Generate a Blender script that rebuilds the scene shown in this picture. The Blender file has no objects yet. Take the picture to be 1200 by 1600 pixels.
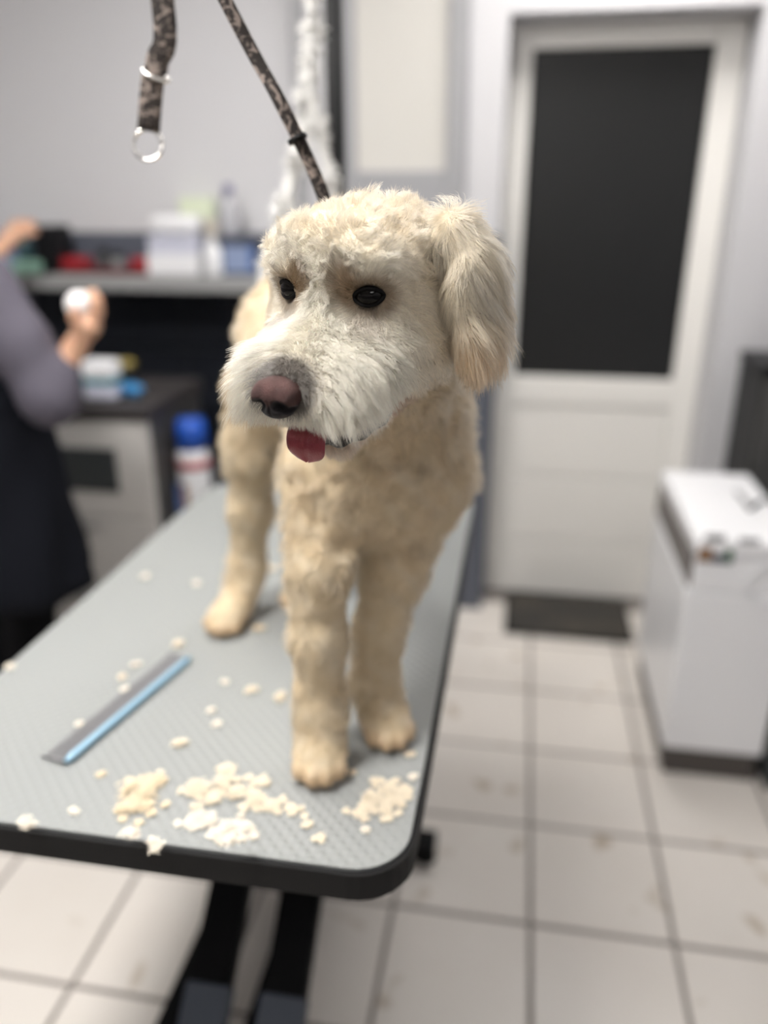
import bpy, bmesh, math, random
import numpy as np
from mathutils import Vector, Matrix, kdtree

random.seed(7)
rng = np.random.default_rng(7)
scene = bpy.context.scene
col = scene.collection

# ------------------------------------------------------------------ camera
YAW = math.radians(9.7)          # the camera looks 9.7 degrees left of the tile direction
PITCH = math.radians(21.2)
EYE = 1.45
cam_d = bpy.data.cameras.new('camera')
cam_d.sensor_fit = 'VERTICAL'
cam_d.sensor_height = 36.0
cam_d.lens = 1240 / 1600 * 36.0
cam_d.clip_start = 0.02
cam_d.dof.use_dof = True
cam_d.dof.focus_distance = 0.63
cam_d.dof.aperture_fstop = 1.6
cam = bpy.data.objects.new('camera', cam_d)
cam.location = (0, 0, EYE)
cam.rotation_euler = (math.pi / 2 - PITCH, 0, YAW)
col.objects.link(cam)
scene.camera = cam

# ------------------------------------------------------------------ world, exposure
w = bpy.data.worlds.new('night')
scene.world = w
w.use_nodes = True
w.node_tree.nodes['Background'].inputs[0].default_value = (0.02, 0.022, 0.026, 1)
w.node_tree.nodes['Background'].inputs[1].default_value = 0.3
scene.view_settings.view_transform = 'Standard'
scene.view_settings.look = 'None'
scene.view_settings.gamma = 1
scene.view_settings.use_curve_mapping = False
scene.view_settings.exposure = 0.0
scene.cycles.use_denoising = True
scene.cycles.max_bounces = 6
scene.cycles.adaptive_threshold = 0.05
scene.cycles.adaptive_min_samples = 16
scene.cycles.diffuse_bounces = 3
scene.cycles.glossy_bounces = 3
scene.cycles.transmission_bounces = 5

# ceiling panels: (x, y, half x, half y, strength)
PANELS = [(-0.80, 0.30, 0.20, 0.20, 88.0),
          (-0.85, 1.35, 0.30, 0.30, 22.0),
          (0.32, 2.36, 0.30, 0.30, 15.0),
          (0.45, -0.60, 0.30, 0.30, 6.5)]
LAMP_COLOR = (1.0, 0.975, 0.94)
ROOM_TOP = 2.55

CY, SY = math.cos(YAW), math.sin(YAW)


def W(r, d, z):
    """point given as metres right of / ahead of the photographer, to room coordinates"""
    return np.array([-d * SY + r * CY, d * CY + r * SY, z])


# ------------------------------------------------------------------ materials
def mat(name, color=(0.8, 0.8, 0.8), rough=0.5, metal=0.0, spec=0.5, emit=None, strength=0.0,
        noise=None, bump=None, coat=0.0, trans=0.0, sss=0.0):
    """noise = (scale, amount, second colour); bump = (scale, strength)"""
    m = bpy.data.materials.new(name)
    m.use_nodes = True
    nt = m.node_tree
    b = nt.nodes['Principled BSDF']
    b.inputs['Base Color'].default_value = (*color, 1)
    b.inputs['Roughness'].default_value = rough
    b.inputs['Metallic'].default_value = metal
    b.inputs['Specular IOR Level'].default_value = spec
    b.inputs['Coat Weight'].default_value = coat
    b.inputs['Transmission Weight'].default_value = trans
    if sss:
        b.inputs['Subsurface Weight'].default_value = sss
        b.inputs['Subsurface Scale'].default_value = 0.01
    if emit:
        b.inputs['Emission Color'].default_value = (*emit, 1)
        b.inputs['Emission Strength'].default_value = strength
    tc = nt.nodes.new('ShaderNodeTexCoord')
    if noise:
        n = nt.nodes.new('ShaderNodeTexNoise')
        n.inputs['Scale'].default_value = noise[0]
        n.inputs['Detail'].default_value = 4
        nt.links.new(tc.outputs['Object'], n.inputs['Vector'])
        r = nt.nodes.new('ShaderNodeValToRGB')
        r.color_ramp.elements[0].position = 0.5 - noise[1]
        r.color_ramp.elements[1].position = 0.5 + noise[1]
        r.color_ramp.elements[0].color = (*color, 1)
        r.color_ramp.elements[1].color = (*noise[2], 1)
        nt.links.new(n.outputs['Fac'], r.inputs['Fac'])
        nt.links.new(r.outputs['Color'], b.inputs['Base Color'])
    if bump:
        n2 = nt.nodes.new('ShaderNodeTexNoise')
        n2.inputs['Scale'].default_value = bump[0]
        nt.links.new(tc.outputs['Object'], n2.inputs['Vector'])
        bp = nt.nodes.new('ShaderNodeBump')
        bp.inputs['Strength'].default_value = bump[1]
        bp.inputs['Distance'].default_value = 0.002
        nt.links.new(n2.outputs['Fac'], bp.inputs['Height'])
        nt.links.new(bp.outputs['Normal'], b.inputs['Normal'])
    return m


M = {}
M['wall_light'] = mat('light grey wall paint', (0.655, 0.65, 0.67), 0.7, bump=(60, 0.08))
M['wall_slate'] = mat('slate blue wall paint', (0.105, 0.115, 0.145), 0.5, bump=(60, 0.08))
M['white_paint'] = mat('white paint', (0.72, 0.70, 0.67), 0.5)
M['ceiling'] = mat('ceiling white', (0.75, 0.74, 0.72), 0.8)
M['grout'] = mat('grey grout', (0.23, 0.205, 0.185), 0.9, noise=(30, 0.3, (0.28, 0.25, 0.23)))
M['frame_grey'] = mat('grey window frame', (0.36, 0.36, 0.375), 0.5)
M['pane_cream'] = mat('cream blind', (0.66, 0.64, 0.60), 0.6)
M['door_white'] = mat('door white lacquer', (0.91, 0.89, 0.85), 0.45)
M['door_glass'] = mat('dark night glass', (0.016, 0.0165, 0.017), 0.35, spec=0.4)
M['black_metal'] = mat('black powder coat', (0.0035, 0.0035, 0.004), 0.5, spec=0.15)
M['black_rubber'] = mat('black rubber', (0.006, 0.006, 0.0065), 0.6, spec=0.25)
M['bluegrey_metal'] = mat('blue grey steel', (0.10, 0.115, 0.145), 0.5, metal=0.3)
M['steel'] = mat('steel', (0.75, 0.74, 0.72), 0.25, metal=1.0)
M['appliance'] = mat('appliance white enamel', (0.90, 0.90, 0.92), 0.3)
M['appliance_grey'] = mat('appliance grey side', (0.19, 0.17, 0.16), 0.5)
M['plinth'] = mat('dark plinth', (0.085, 0.073, 0.067), 0.6)
M['mat_dark'] = mat('door mat pile', (0.03, 0.03, 0.03), 0.95, noise=(6, 0.25, (0.075, 0.065, 0.052)), bump=(500, 0.6))
M['shelf_grey'] = mat('grey shelf laminate', (0.30, 0.30, 0.30), 0.5)
M['tile_shaded'] = mat('glazed tile with shelf shade', (0.014, 0.016, 0.022), 0.4, spec=0.3)
M['cab_white'] = mat('cabinet white', (0.55, 0.53, 0.51), 0.5)
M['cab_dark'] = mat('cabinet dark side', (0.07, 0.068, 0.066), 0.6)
M['cab_top'] = mat('dark worktop', (0.045, 0.04, 0.04), 0.5)
M['recess'] = mat('dark recess panel', (0.04, 0.045, 0.047), 0.5)
M['red'] = mat('red plastic', (0.42, 0.02, 0.03), 0.4)
M['darkred'] = mat('dark red tray', (0.10, 0.012, 0.016), 0.5)
M['white_plastic'] = mat('white plastic', (0.78, 0.78, 0.80), 0.35)
M['lilac_plastic'] = mat('pale lilac plastic', (0.55, 0.56, 0.66), 0.35)
M['pale_green'] = mat('pale green carton', (0.70, 0.76, 0.58), 0.6)
M['cream_carton'] = mat('cream carton', (0.70, 0.64, 0.55), 0.6)
M['purple'] = mat('purple cap', (0.20, 0.19, 0.32), 0.4)
M['clear'] = mat('cloudy clear plastic', (0.62, 0.62, 0.66), 0.25, trans=0.35)
M['navy'] = mat('navy plastic', (0.055, 0.065, 0.10), 0.4)
M['blue_label'] = mat('blue label', (0.06, 0.13, 0.34), 0.5)
M['blue_pale'] = mat('pale blue label', (0.24, 0.30, 0.46), 0.5)
M['mint'] = mat('mint plastic', (0.36, 0.62, 0.50), 0.5)
M['teal_dark'] = mat('dark teal bottle', (0.015, 0.06, 0.07), 0.3)
M['teal'] = mat('teal band', (0.02, 0.20, 0.25), 0.5)
M['blue_bright'] = mat('bright blue plastic', (0.03, 0.20, 0.45), 0.4)
M['blue_cap'] = mat('royal blue cap', (0.01, 0.08, 0.45), 0.35)
M['yellow'] = mat('mustard plastic', (0.32, 0.25, 0.07), 0.5)
M['orange'] = mat('orange label', (0.30, 0.17, 0.09), 0.5)
M['green'] = mat('green label', (0.03, 0.12, 0.05), 0.5)
M['skin'] = mat('skin', (0.62, 0.36, 0.24), 0.5, sss=0.15)
M['hair_dark'] = mat('dark brown hair', (0.03, 0.022, 0.018), 0.6, bump=(90, 0.6))
M['tunic'] = mat('grey violet cotton', (0.088, 0.08, 0.105), 0.9, bump=(25, 0.5))
M['apron'] = mat('black apron cloth', (0.007, 0.008, 0.012), 0.85, spec=0.12, bump=(15, 0.5))
M['trousers'] = mat('black trousers', (0.004, 0.004, 0.005), 0.9, spec=0.1)
M['cotton'] = mat('white cotton', (0.85, 0.83, 0.83), 0.9, bump=(80, 0.7))
M['rope_white'] = mat('white fluffy rope', (0.86, 0.85, 0.83), 0.9)
M['comb_blue'] = mat('pale blue anodised spine', (0.33, 0.53, 0.68), 0.35, metal=0.2)
M['comb_teeth'] = mat('grey steel teeth', (0.26, 0.255, 0.265), 0.5, metal=0.3)
M['tuft'] = mat('cream fur clipping', (0.87, 0.77, 0.61), 0.85)
M['tuft_pale'] = mat('pale fur clipping', (0.88, 0.81, 0.70), 0.85)
M['tuft_tan'] = mat('tan fur clipping', (0.85, 0.72, 0.52), 0.85)
M['nose'] = None
M['lamp'] = mat('lamp diffuser', (0.9, 0.9, 0.9), 0.5)
M['bar_black'] = mat('black plastic', (0.006, 0.006, 0.007), 0.45, spec=0.25)


def tile_material():
    m = mat('beige floor tile', (0.74, 0.685, 0.63), 0.35, noise=(5, 0.35, (0.79, 0.745, 0.695)), bump=(14, 0.12))
    nt = m.node_tree
    b = nt.nodes['Principled BSDF']
    ramp = [n for n in nt.nodes if n.type == 'VALTORGB'][0]
    geo = nt.nodes.new('ShaderNodeNewGeometry')
    n = nt.nodes.new('ShaderNodeTexNoise')
    n.inputs['Scale'].default_value = 9
    n.inputs['Detail'].default_value = 1
    nt.links.new(geo.outputs['Position'], n.inputs['Vector'])
    r = nt.nodes.new('ShaderNodeValToRGB')
    r.color_ramp.elements[0].position = 0.665
    r.color_ramp.elements[1].position = 0.73
    r.color_ramp.elements[0].color = (0, 0, 0, 1)
    r.color_ramp.elements[1].color = (0.55, 0.55, 0.55, 1)
    nt.links.new(n.outputs['Fac'], r.inputs['Fac'])
    mx = nt.nodes.new('ShaderNodeMix')
    mx.data_type = 'RGBA'
    nt.links.new(r.outputs['Color'], mx.inputs[0])
    nt.links.new(ramp.outputs['Color'], mx.inputs[6])
    mx.inputs[7].default_value = (0.33, 0.24, 0.13, 1)
    nt.links.new(mx.outputs[2], b.inputs['Base Color'])
    # large scale tone follows the room, not each tile
    for nn in nt.nodes:
        if nn.type == 'TEX_NOISE' and nn.inputs['Scale'].default_value == 5:
            nt.links.new(geo.outputs['Position'], nn.inputs['Vector'])
    return m


M['tile'] = tile_material()


def mat_top():
    m = mat('grey ribbed rubber mat', (0.275, 0.287, 0.283), 0.45, noise=(3, 0.4, (0.30, 0.31, 0.303)))
    nt = m.node_tree
    b = nt.nodes['Principled BSDF']
    tc = nt.nodes.new('ShaderNodeTexCoord')
    mp = nt.nodes.new('ShaderNodeMapping')
    mp.inputs['Rotation'].default_value = (0, 0, math.radians(45))
    nt.links.new(tc.outputs['Object'], mp.inputs['Vector'])
    ws = []
    for ax in ('X', 'Y'):
        wv = nt.nodes.new('ShaderNodeTexWave')
        wv.bands_direction = ax
        wv.inputs['Scale'].default_value = 26
        nt.links.new(mp.outputs['Vector'], wv.inputs['Vector'])
        ws.append(wv)
    mu = nt.nodes.new('ShaderNodeMath')
    mu.operation = 'MULTIPLY'
    nt.links.new(ws[0].outputs['Fac'], mu.inputs[0])
    nt.links.new(ws[1].outputs['Fac'], mu.inputs[1])
    bp = nt.nodes.new('ShaderNodeBump')
    bp.inputs['Strength'].default_value = 0.7
    bp.inputs['Distance'].default_value = 0.0015
    nt.links.new(mu.outputs[0], bp.inputs['Height'])
    nt.links.new(bp.outputs['Normal'], b.inputs['Normal'])
    return m


M['mat_top'] = mat_top()


def strap_material():
    m = mat('patterned brown webbing', (0.02, 0.015, 0.013), 0.8)
    nt = m.node_tree
    b = nt.nodes['Principled BSDF']
    tc = nt.nodes.new('ShaderNodeTexCoord')
    v = nt.nodes.new('ShaderNodeTexNoise')
    v.inputs['Scale'].default_value = 85
    v.inputs['Detail'].default_value = 3
    v.inputs['Distortion'].default_value = 1.5
    nt.links.new(tc.outputs['Object'], v.inputs['Vector'])
    r = nt.nodes.new('ShaderNodeValToRGB')
    r.color_ramp.elements[0].position = 0.48
    r.color_ramp.elements[1].position = 0.60
    r.color_ramp.elements[0].color = (0.017, 0.012, 0.010, 1)
    r.color_ramp.elements[1].color = (0.26, 0.21, 0.185, 1)
    nt.links.new(v.outputs['Fac'], r.inputs['Fac'])
    nt.links.new(r.outputs['Color'], b.inputs['Base Color'])
    return m


M['strap'] = strap_material()


# ------------------------------------------------------------------ object helpers
def tag(o, label=None, cat=None, group=None, kind=None):
    if label:
        o['label'] = label
    if cat:
        o['category'] = cat
    if group:
        o['group'] = group
    if kind:
        o['kind'] = kind
    return o


def empty(name, loc, label=None, cat=None, group=None, kind=None):
    o = bpy.data.objects.new(name, None)
    o.location = loc
    o.empty_display_size = 0.05
    col.objects.link(o)
    return tag(o, label, cat, group, kind)


def origin_of(parent):
    v = Vector((0, 0, 0))
    p = parent
    while p is not None:
        v = v + p.location
        p = p.parent
    return v


def link(name, me, m, parent=None, loc=None):
    o = bpy.data.objects.new(name, me)
    col.objects.link(o)
    if m is not None:
        if isinstance(m, (list, tuple)):
            for x in m:
                me.materials.append(x)
        elif not me.materials:
            me.materials.append(m)
    if parent is not None:
        o.parent = parent
    if loc is not None:
        o.location = loc
    return o


def from_bm(name, bm, m, parent=None, smooth=False, center=True):
    """bm is in room coordinates; the object's origin goes to the middle of its bottom"""
    vs = [v.co for v in bm.verts]
    lo = Vector([min(v[i] for v in vs) for i in range(3)])
    hi = Vector([max(v[i] for v in vs) for i in range(3)])
    c = Vector(((lo.x + hi.x) / 2, (lo.y + hi.y) / 2, lo.z))
    bmesh.ops.translate(bm, verts=bm.verts, vec=-c)
    bmesh.ops.recalc_face_normals(bm, faces=bm.faces)
    me = bpy.data.meshes.new(name)
    bm.to_mesh(me)
    bm.free()
    if smooth:
        me.polygons.foreach_set('use_smooth', [True] * len(me.polygons))
    o = link(name, me, m, parent)
    o.location = c - origin_of(parent) if parent is not None else c
    return o


def bm_box(bm, x0, x1, y0, y1, z0, z1, bevel=0.0, mi=0, seg=2):
    r = bmesh.ops.create_cube(bm, size=1.0)
    vs = r['verts']
    for v in vs:
        v.co = Vector(((x0 + x1) / 2 + v.co.x * (x1 - x0), (y0 + y1) / 2 + v.co.y * (y1 - y0), (z0 + z1) / 2 + v.co.z * (z1 - z0)))
    fs = set(f for v in vs for f in v.link_faces)
    for f in fs:
        f.material_index = mi
    if bevel:
        es = list(set(e for v in vs for e in v.link_edges))
        bmesh.ops.bevel(bm, geom=es, offset=bevel, segments=seg, affect='EDGES', profile=0.5)
    return bm


def box(name, x0, x1, y0, y1, z0, z1, m, parent=None, bevel=0.0, rot=None):
    bm = bmesh.new()
    bm_box(bm, x0, x1, y0, y1, z0, z1, bevel)
    o = from_bm(name, bm, m, parent)
    if rot:
        o.rotation_euler = rot
    return o


def bm_lathe(bm, prof, c, seg=28):
    """prof = [(radius, z)] about the vertical through c"""
    rings = []
    for (r, z) in prof:
        rings.append([bm.verts.new((c[0] + r * math.cos(2 * math.pi * i / seg), c[1] + r * math.sin(2 * math.pi * i / seg), c[2] + z)) for i in range(seg)])
    for a, b in zip(rings[:-1], rings[1:]):
        for i in range(seg):
            bm.faces.new((a[i], a[(i + 1) % seg], b[(i + 1) % seg], b[i]))
    bm.faces.new(list(reversed(rings[0])))
    bm.faces.new(rings[-1])
    return bm


def lathe(name, prof, c, m, parent=None, seg=28, smooth=True):
    bm = bmesh.new()
    bm_lathe(bm, prof, c, seg)
    o = from_bm(name, bm, m, parent, smooth)
    return o


def bm_tube(bm, pts, rad, seg=12, flat=None, up=(0, 0, 1)):
    """tube along pts; rad number or list; flat=(a,b) gives an elliptic/strap section"""
    pts = [Vector(p) for p in pts]
    n = len(pts)
    rings = []
    upv = Vector(up)
    for i, p in enumerate(pts):
        t = (pts[min(i + 1, n - 1)] - pts[max(i - 1, 0)]).normalized()
        u = upv - t * upv.dot(t)
        if u.length < 1e-4:
            u = Vector((1, 0, 0)) - t * t.x
        u.normalize()
        s = t.cross(u)
        r = rad[i] if isinstance(rad, (list, tuple)) else rad
        a, b = flat if flat else (r, r)
        rings.append([bm.verts.new(p + u * (a * math.cos(2 * math.pi * k / seg)) + s * (b * math.sin(2 * math.pi * k / seg))) for k in range(seg)])
    for A, B in zip(rings[:-1], rings[1:]):
        for k in range(seg):
            bm.faces.new((A[k], A[(k + 1) % seg], B[(k + 1) % seg], B[k]))
    bm.faces.new(list(reversed(rings[0])))
    bm.faces.new(rings[-1])
    return bm


def tube(name, pts, rad, m, parent=None, seg=12, flat=None, up=(0, 0, 1)):
    bm = bmesh.new()
    bm_tube(bm, pts, rad, seg, flat, up)
    return from_bm(name, bm, m, parent, True)


def spline(pts, n=8):
    """Catmull-Rom through pts"""
    P = [np.array(p, float) for p in pts]
    P = [2 * P[0] - P[1]] + P + [2 * P[-1] - P[-2]]
    out = []
    for i in range(1, len(P) - 2):
        for k in range(n):
            t = k / n
            out.append(0.5 * ((2 * P[i]) + (-P[i - 1] + P[i + 1]) * t + (2 * P[i - 1] - 5 * P[i] + 4 * P[i + 1] - P[i + 2]) * t * t + (-P[i - 1] + 3 * P[i] - 3 * P[i + 1] + P[i + 2]) * t ** 3))
    out.append(P[-2])
    return out


# ------------------------------------------------------------------ signed distance modelling
class SDF:
    def __init__(self):
        self.p = []

    def cone(self, a, b, ra, rb, k=0.02):
        self.p.append(('cone', np.array(a, float), np.array(b, float), ra, rb, k))
        return self

    def chain(self, pts, k=0.02):
        for (a, ra), (b, rb) in zip(pts[:-1], pts[1:]):
            self.cone(a, b, ra, rb, k)
        return self

    def ell(self, c, rad, R=None, k=0.02):
        self.p.append(('ell', np.array(c, float), np.array(rad, float), R, k))
        return self

    def cut(self, c, rad, R=None, k=0.01):
        self.p.append(('cut', np.array(c, float), np.array(rad, float), R, k))
        return self

    @staticmethod
    def dist(pr, P):
        if pr[0] == 'cone':
            a, b, ra, rb = pr[1:5]
            ba = b - a
            q = P - a
            t = np.clip((q @ ba) / max(ba @ ba, 1e-12), 0, 1)
            return np.linalg.norm(q - t[..., None] * ba, axis=-1) - (ra + (rb - ra) * t)
        c, rad, R = pr[1:4]
        q = P - c
        if R is not None:
            q = q @ R          # columns of R are the local axes
        k0 = np.linalg.norm(q / rad, axis=-1)
        k1 = np.linalg.norm(q / (rad * rad), axis=-1)
        return k0 * (k0 - 1.0) / np.maximum(k1, 1e-9)

    @staticmethod
    def combine(d, v, pr):
        k = pr[-1]
        if pr[0] == 'cut':
            v = -v
            h = np.maximum(k - np.abs(d - v), 0) / k
            return np.maximum(d, v) + h * h * k * 0.25
        h = np.maximum(k - np.abs(d - v), 0) / k
        return np.minimum(d, v) - h * h * k * 0.25

    def eval(self, P):
        d = np.full(P.shape[:-1], 1.0)
        for pr in self.p:
            d = self.combine(d, self.dist(pr, P), pr)
        return d

    def mesh(self, h, margin=0.05):
        lo = np.full(3, 1e9)
        hi = -lo
        boxes = []
        for pr in self.p:
            if pr[0] == 'cone':
                r = max(pr[3], pr[4])
                l, u = np.minimum(pr[1], pr[2]) - r, np.maximum(pr[1], pr[2]) + r
            else:
                r = pr[2].max()
                l, u = pr[1] - r, pr[1] + r
            boxes.append((l, u))
            if pr[0] != 'cut':
                lo, hi = np.minimum(lo, l), np.maximum(hi, u)
        lo -= 3 * h
        hi += 3 * h
        n = np.ceil((hi - lo) / h).astype(int) + 1
        ax = [lo[i] + h * np.arange(n[i]) for i in range(3)]
        V = np.full(n, 1.0)
        for pr, (l, u) in zip(self.p, boxes):
            i0 = np.maximum(np.floor((l - margin - lo) / h).astype(int), 0)
            i1 = np.minimum(np.ceil((u + margin - lo) / h).astype(int) + 1, n)
            sl = tuple(slice(i0[k], i1[k]) for k in range(3))
            G = np.stack(np.meshgrid(*[ax[k][sl[k]] for k in range(3)], indexing='ij'), -1)
            V[sl] = self.combine(V[sl], self.dist(pr, G), pr)
        return surface_nets(V, lo, h)


def surface_nets(V, lo, h):
    s = V < 0
    c = np.zeros(tuple(np.array(V.shape) - 1), int)
    for dx in (0, 1):
        for dy in (0, 1):
            for dz in (0, 1):
                c += s[dx:dx + c.shape[0], dy:dy + c.shape[1], dz:dz + c.shape[2]]
    act = (c > 0) & (c < 8)
    idx = -np.ones(act.shape, int)
    I = np.argwhere(act)
    idx[act] = np.arange(len(I))
    acc = np.zeros((len(I), 3))
    cnt = np.zeros(len(I))
    corners = [(0, 0, 0), (1, 0, 0), (0, 1, 0), (1, 1, 0), (0, 0, 1), (1, 0, 1), (0, 1, 1), (1, 1, 1)]
    for a in range(8):
        for b in range(a + 1, 8):
            ca, cb = np.array(corners[a]), np.array(corners[b])
            if np.abs(ca - cb).sum() != 1:
                continue
            va = V[tuple((I + ca).T)]
            vb = V[tuple((I + cb).T)]
            x = (va < 0) != (vb < 0)
            t = np.where(x, va / np.where(x, va - vb, 1), 0)
            acc += np.where(x[:, None], ca + t[:, None] * (cb - ca), 0)
            cnt += x
    verts = lo + h * (I + acc / cnt[:, None])
    faces = []
    for axn in range(3):
        a1, a2 = (axn + 1) % 3, (axn + 2) % 3
        sh = [slice(None)] * 3
        s0 = [slice(None)] * 3
        s1 = [slice(None)] * 3
        s0[axn] = slice(0, -1)
        s1[axn] = slice(1, None)
        e = s[tuple(s0)] != s[tuple(s1)]
        E = np.argwhere(e)
        E = E[(E[:, a1] > 0) & (E[:, a2] > 0) & (E[:, a1] < V.shape[a1] - 1) & (E[:, a2] < V.shape[a2] - 1)]
        inside = s[tuple(E.T)]
        u = np.zeros(3, int)
        u[a1] = 1
        v = np.zeros(3, int)
        v[a2] = 1
        q = np.stack([idx[tuple((E - u - v).T)], idx[tuple((E - v).T)], idx[tuple(E.T)], idx[tuple((E - u).T)]], 1)
        q[~inside] = q[~inside][:, ::-1]
        faces.append(q)
    F = np.concatenate(faces)
    F = F[(F >= 0).all(1)]
    return verts, F


def np_mesh(name, verts, faces, smooth=True, relax=0):
    verts = np.array(verts, float)
    if relax:
        e = np.concatenate([faces[:, [0, 1]], faces[:, [1, 2]], faces[:, [2, 3]], faces[:, [3, 0]]])
        for _ in range(relax):
            acc = np.zeros_like(verts)
            cnt = np.zeros(len(verts))
            np.add.at(acc, e[:, 0], verts[e[:, 1]])
            np.add.at(cnt, e[:, 0], 1)
            np.add.at(acc, e[:, 1], verts[e[:, 0]])
            np.add.at(cnt, e[:, 1], 1)
            verts = 0.5 * verts + 0.5 * acc / np.maximum(cnt, 1)[:, None]
    me = bpy.data.meshes.new(name)
    nv, nf = len(verts), len(faces)
    me.vertices.add(nv)
    me.vertices.foreach_set('co', verts.ravel())
    me.loops.add(nf * 4)
    me.loops.foreach_set('vertex_index', faces.ravel().astype(np.int32))
    me.polygons.add(nf)
    me.polygons.foreach_set('loop_start', np.arange(0, nf * 4, 4, dtype=np.int32))
    if smooth:
        me.polygons.foreach_set('use_smooth', np.ones(nf, bool))
    me.update()
    me.validate()
    return me, verts


def sdf_obj(name, s, h, m, parent, relax=1):
    """an SDF shape in room coordinates as a part of parent"""
    v, f = s.mesh(h)
    o = np.array(origin_of(parent))
    me, _ = np_mesh(name, v - o, f, True, relax)
    return link(name, me, m, parent)


def at(px, py, Y=None, z=None, d=None):
    """the room point seen at a place of the photograph, at a stated depth Y, height z or distance d"""
    u, v = (px - 600) / 1240, (py - 800) / 1240
    ray = np.array([u, math.cos(PITCH) - v * math.sin(PITCH), -(math.sin(PITCH) + v * math.cos(PITCH))])
    wr = W(*ray)
    if Y is not None:
        k = Y / wr[1]
    elif z is not None:
        k = (z - EYE) / wr[2]
    else:
        k = d / ray[1]
    p = wr * k
    p[2] += EYE
    return p


# ================================================================== the room
XL, XR, YF, YB = -3.0, 1.2, -1.6, 2.73
DOOR_L, DOOR_R, DOOR_TOP = -0.09, 0.62, 1.975
SLATE_Z = 1.36

floor = box('floor', XL - 0.1, XR + 0.1, YF - 0.1, 2.97, -0.06, -0.002, M['grout'])
tag(floor, 'beige square floor tiles with grey grout', 'floor', kind='structure')
T = 0.30
bm = bmesh.new()
bm_box(bm, -0.1445, 0.1445, -0.1445, 0.1445, -0.008, 0.0, 0.0015, seg=1)
tile_me = bpy.data.meshes.new('tile')
bm.to_mesh(tile_me)
bm.free()
tile_me.materials.append(M['tile'])
for i in range(-11, 5):
    for j in range(-10, 6):
        cx, cy = 0.096 + T * (i + 0.5), 1.312 + T * (j + 0.5)
        if cx < XL - 0.14 or cx > XR + 0.1 or cy < YF - 0.14 or cy > 2.95:
            continue
        t = bpy.data.objects.new('tile', tile_me)
        col.objects.link(t)
        t.parent = floor
        t.location = Vector((cx, cy, random.uniform(-0.0006, 0.0006) + 0.0)) - floor.location

bm = bmesh.new()
bm_box(bm, XL, DOOR_L, YB, 2.97, SLATE_Z, ROOM_TOP, mi=0)
bm_box(bm, XL, DOOR_L, YB, 2.97, 0, SLATE_Z, mi=1)
bm_box(bm, DOOR_R, XR, YB, 2.97, 0, ROOM_TOP, mi=0)
bm_box(bm, DOOR_L, DOOR_R, YB, 2.97, DOOR_TOP, ROOM_TOP, mi=0)
wall = from_bm('wall_back', bm, [M['wall_light'], M['wall_slate']])
tag(wall, 'back wall, pale grey above and slate blue below', 'wall', kind='structure')
for nm, (x0, x1, y0, y1), lab in (('wall_left', (XL - 0.1, XL, YF, 2.97), 'left wall of the grooming room, pale grey above slate'),
                                  ('wall_right', (XR, XR + 0.1, YF, 2.97), 'right wall of the grooming room, pale grey above slate'),
                                  ('wall_front', (XL - 0.1, XR + 0.1, YF - 0.1, YF), 'wall behind the photographer, pale grey above slate')):
    bm = bmesh.new()
    bm_box(bm, x0, x1, y0, y1, SLATE_Z, ROOM_TOP, mi=0)
    bm_box(bm, x0, x1, y0, y1, 0, SLATE_Z, mi=1)
    tag(from_bm(nm, bm, [M['wall_light'], M['wall_slate']]), lab, 'wall', kind='structure')
tag(box('ceiling', XL - 0.1, XR + 0.1, YF - 0.1, 2.97, ROOM_TOP, ROOM_TOP + 0.08, M['ceiling']), 'white ceiling of the grooming room', 'ceiling', kind='structure')

# ceiling lamps
for k, (x, y, hx, hy, s) in enumerate(PANELS):
    lab = ['bright square lit ceiling panel left of the photographer', 'square lit ceiling panel above the grooming table',
           'square lit ceiling panel above the door side', 'square lit ceiling panel behind the photographer'][k]
    e = empty('ceiling_light', (x, y, ROOM_TOP - 0.03), lab, 'light', 'square ceiling panels')
    bm = bmesh.new()
    for (a, b, c2, d2) in ((x - hx - .02, x - hx, y - hy - .02, y + hy + .02), (x + hx, x + hx + .02, y - hy - .02, y + hy + .02),
                           (x - hx, x + hx, y - hy - .02, y - hy), (x - hx, x + hx, y + hy, y + hy + .02)):
        bm_box(bm, a, b, c2, d2, ROOM_TOP - 0.03, ROOM_TOP)
    from_bm('frame', bm, M['white_plastic'], e)
    lm = mat('lit diffuser', (0.9, 0.9, 0.9), 0.5, emit=LAMP_COLOR, strength=s)
    box('diffuser', x - hx, x + hx, y - hy, y + hy, ROOM_TOP - 0.02, ROOM_TOP - 0.005, lm, e)

# recessed door
YD = 2.90
door = empty('door_1', (0.265, YD, 0), 'white door with a tall dark glass pane in a recess', 'door', kind='structure')
GL, GR, GB, GT = -0.018, 0.53, 0.875, 1.905
box('stile', DOOR_L + 0.004, GL, YD - 0.02, YD + 0.02, 0.012, DOOR_TOP - 0.004, M['door_white'], door, 0.004)
box('stile', GR, DOOR_R - 0.004, YD - 0.02, YD + 0.02, 0.012, DOOR_TOP - 0.004, M['door_white'], door, 0.004)
box('top_rail', GL, GR, YD - 0.02, YD + 0.02, GT, DOOR_TOP - 0.004, M['door_white'], door, 0.004)
box('middle_rail', GL, GR, YD - 0.02, YD + 0.02, GB - 0.10, GB, M['door_white'], door, 0.004)
for (z0, z1) in ((0.012, 0.235), (0.239, 0.50), (0.504, GB - 0.104)):
    box('board', GL + 0.001, GR - 0.001, YD - 0.013, YD + 0.015, z0, z1, M['door_white'], door, 0.004)
box('pane', GL + 0.0005, GR - 0.0005, YD - 0.004, YD + 0.004, GB + 0.0005, GT - 0.0005, M['door_glass'], door)
bm = bmesh.new()
bm_box(bm, DOOR_L, DOOR_R, YD + 0.03, 2.97, 0, DOOR_TOP)
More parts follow.
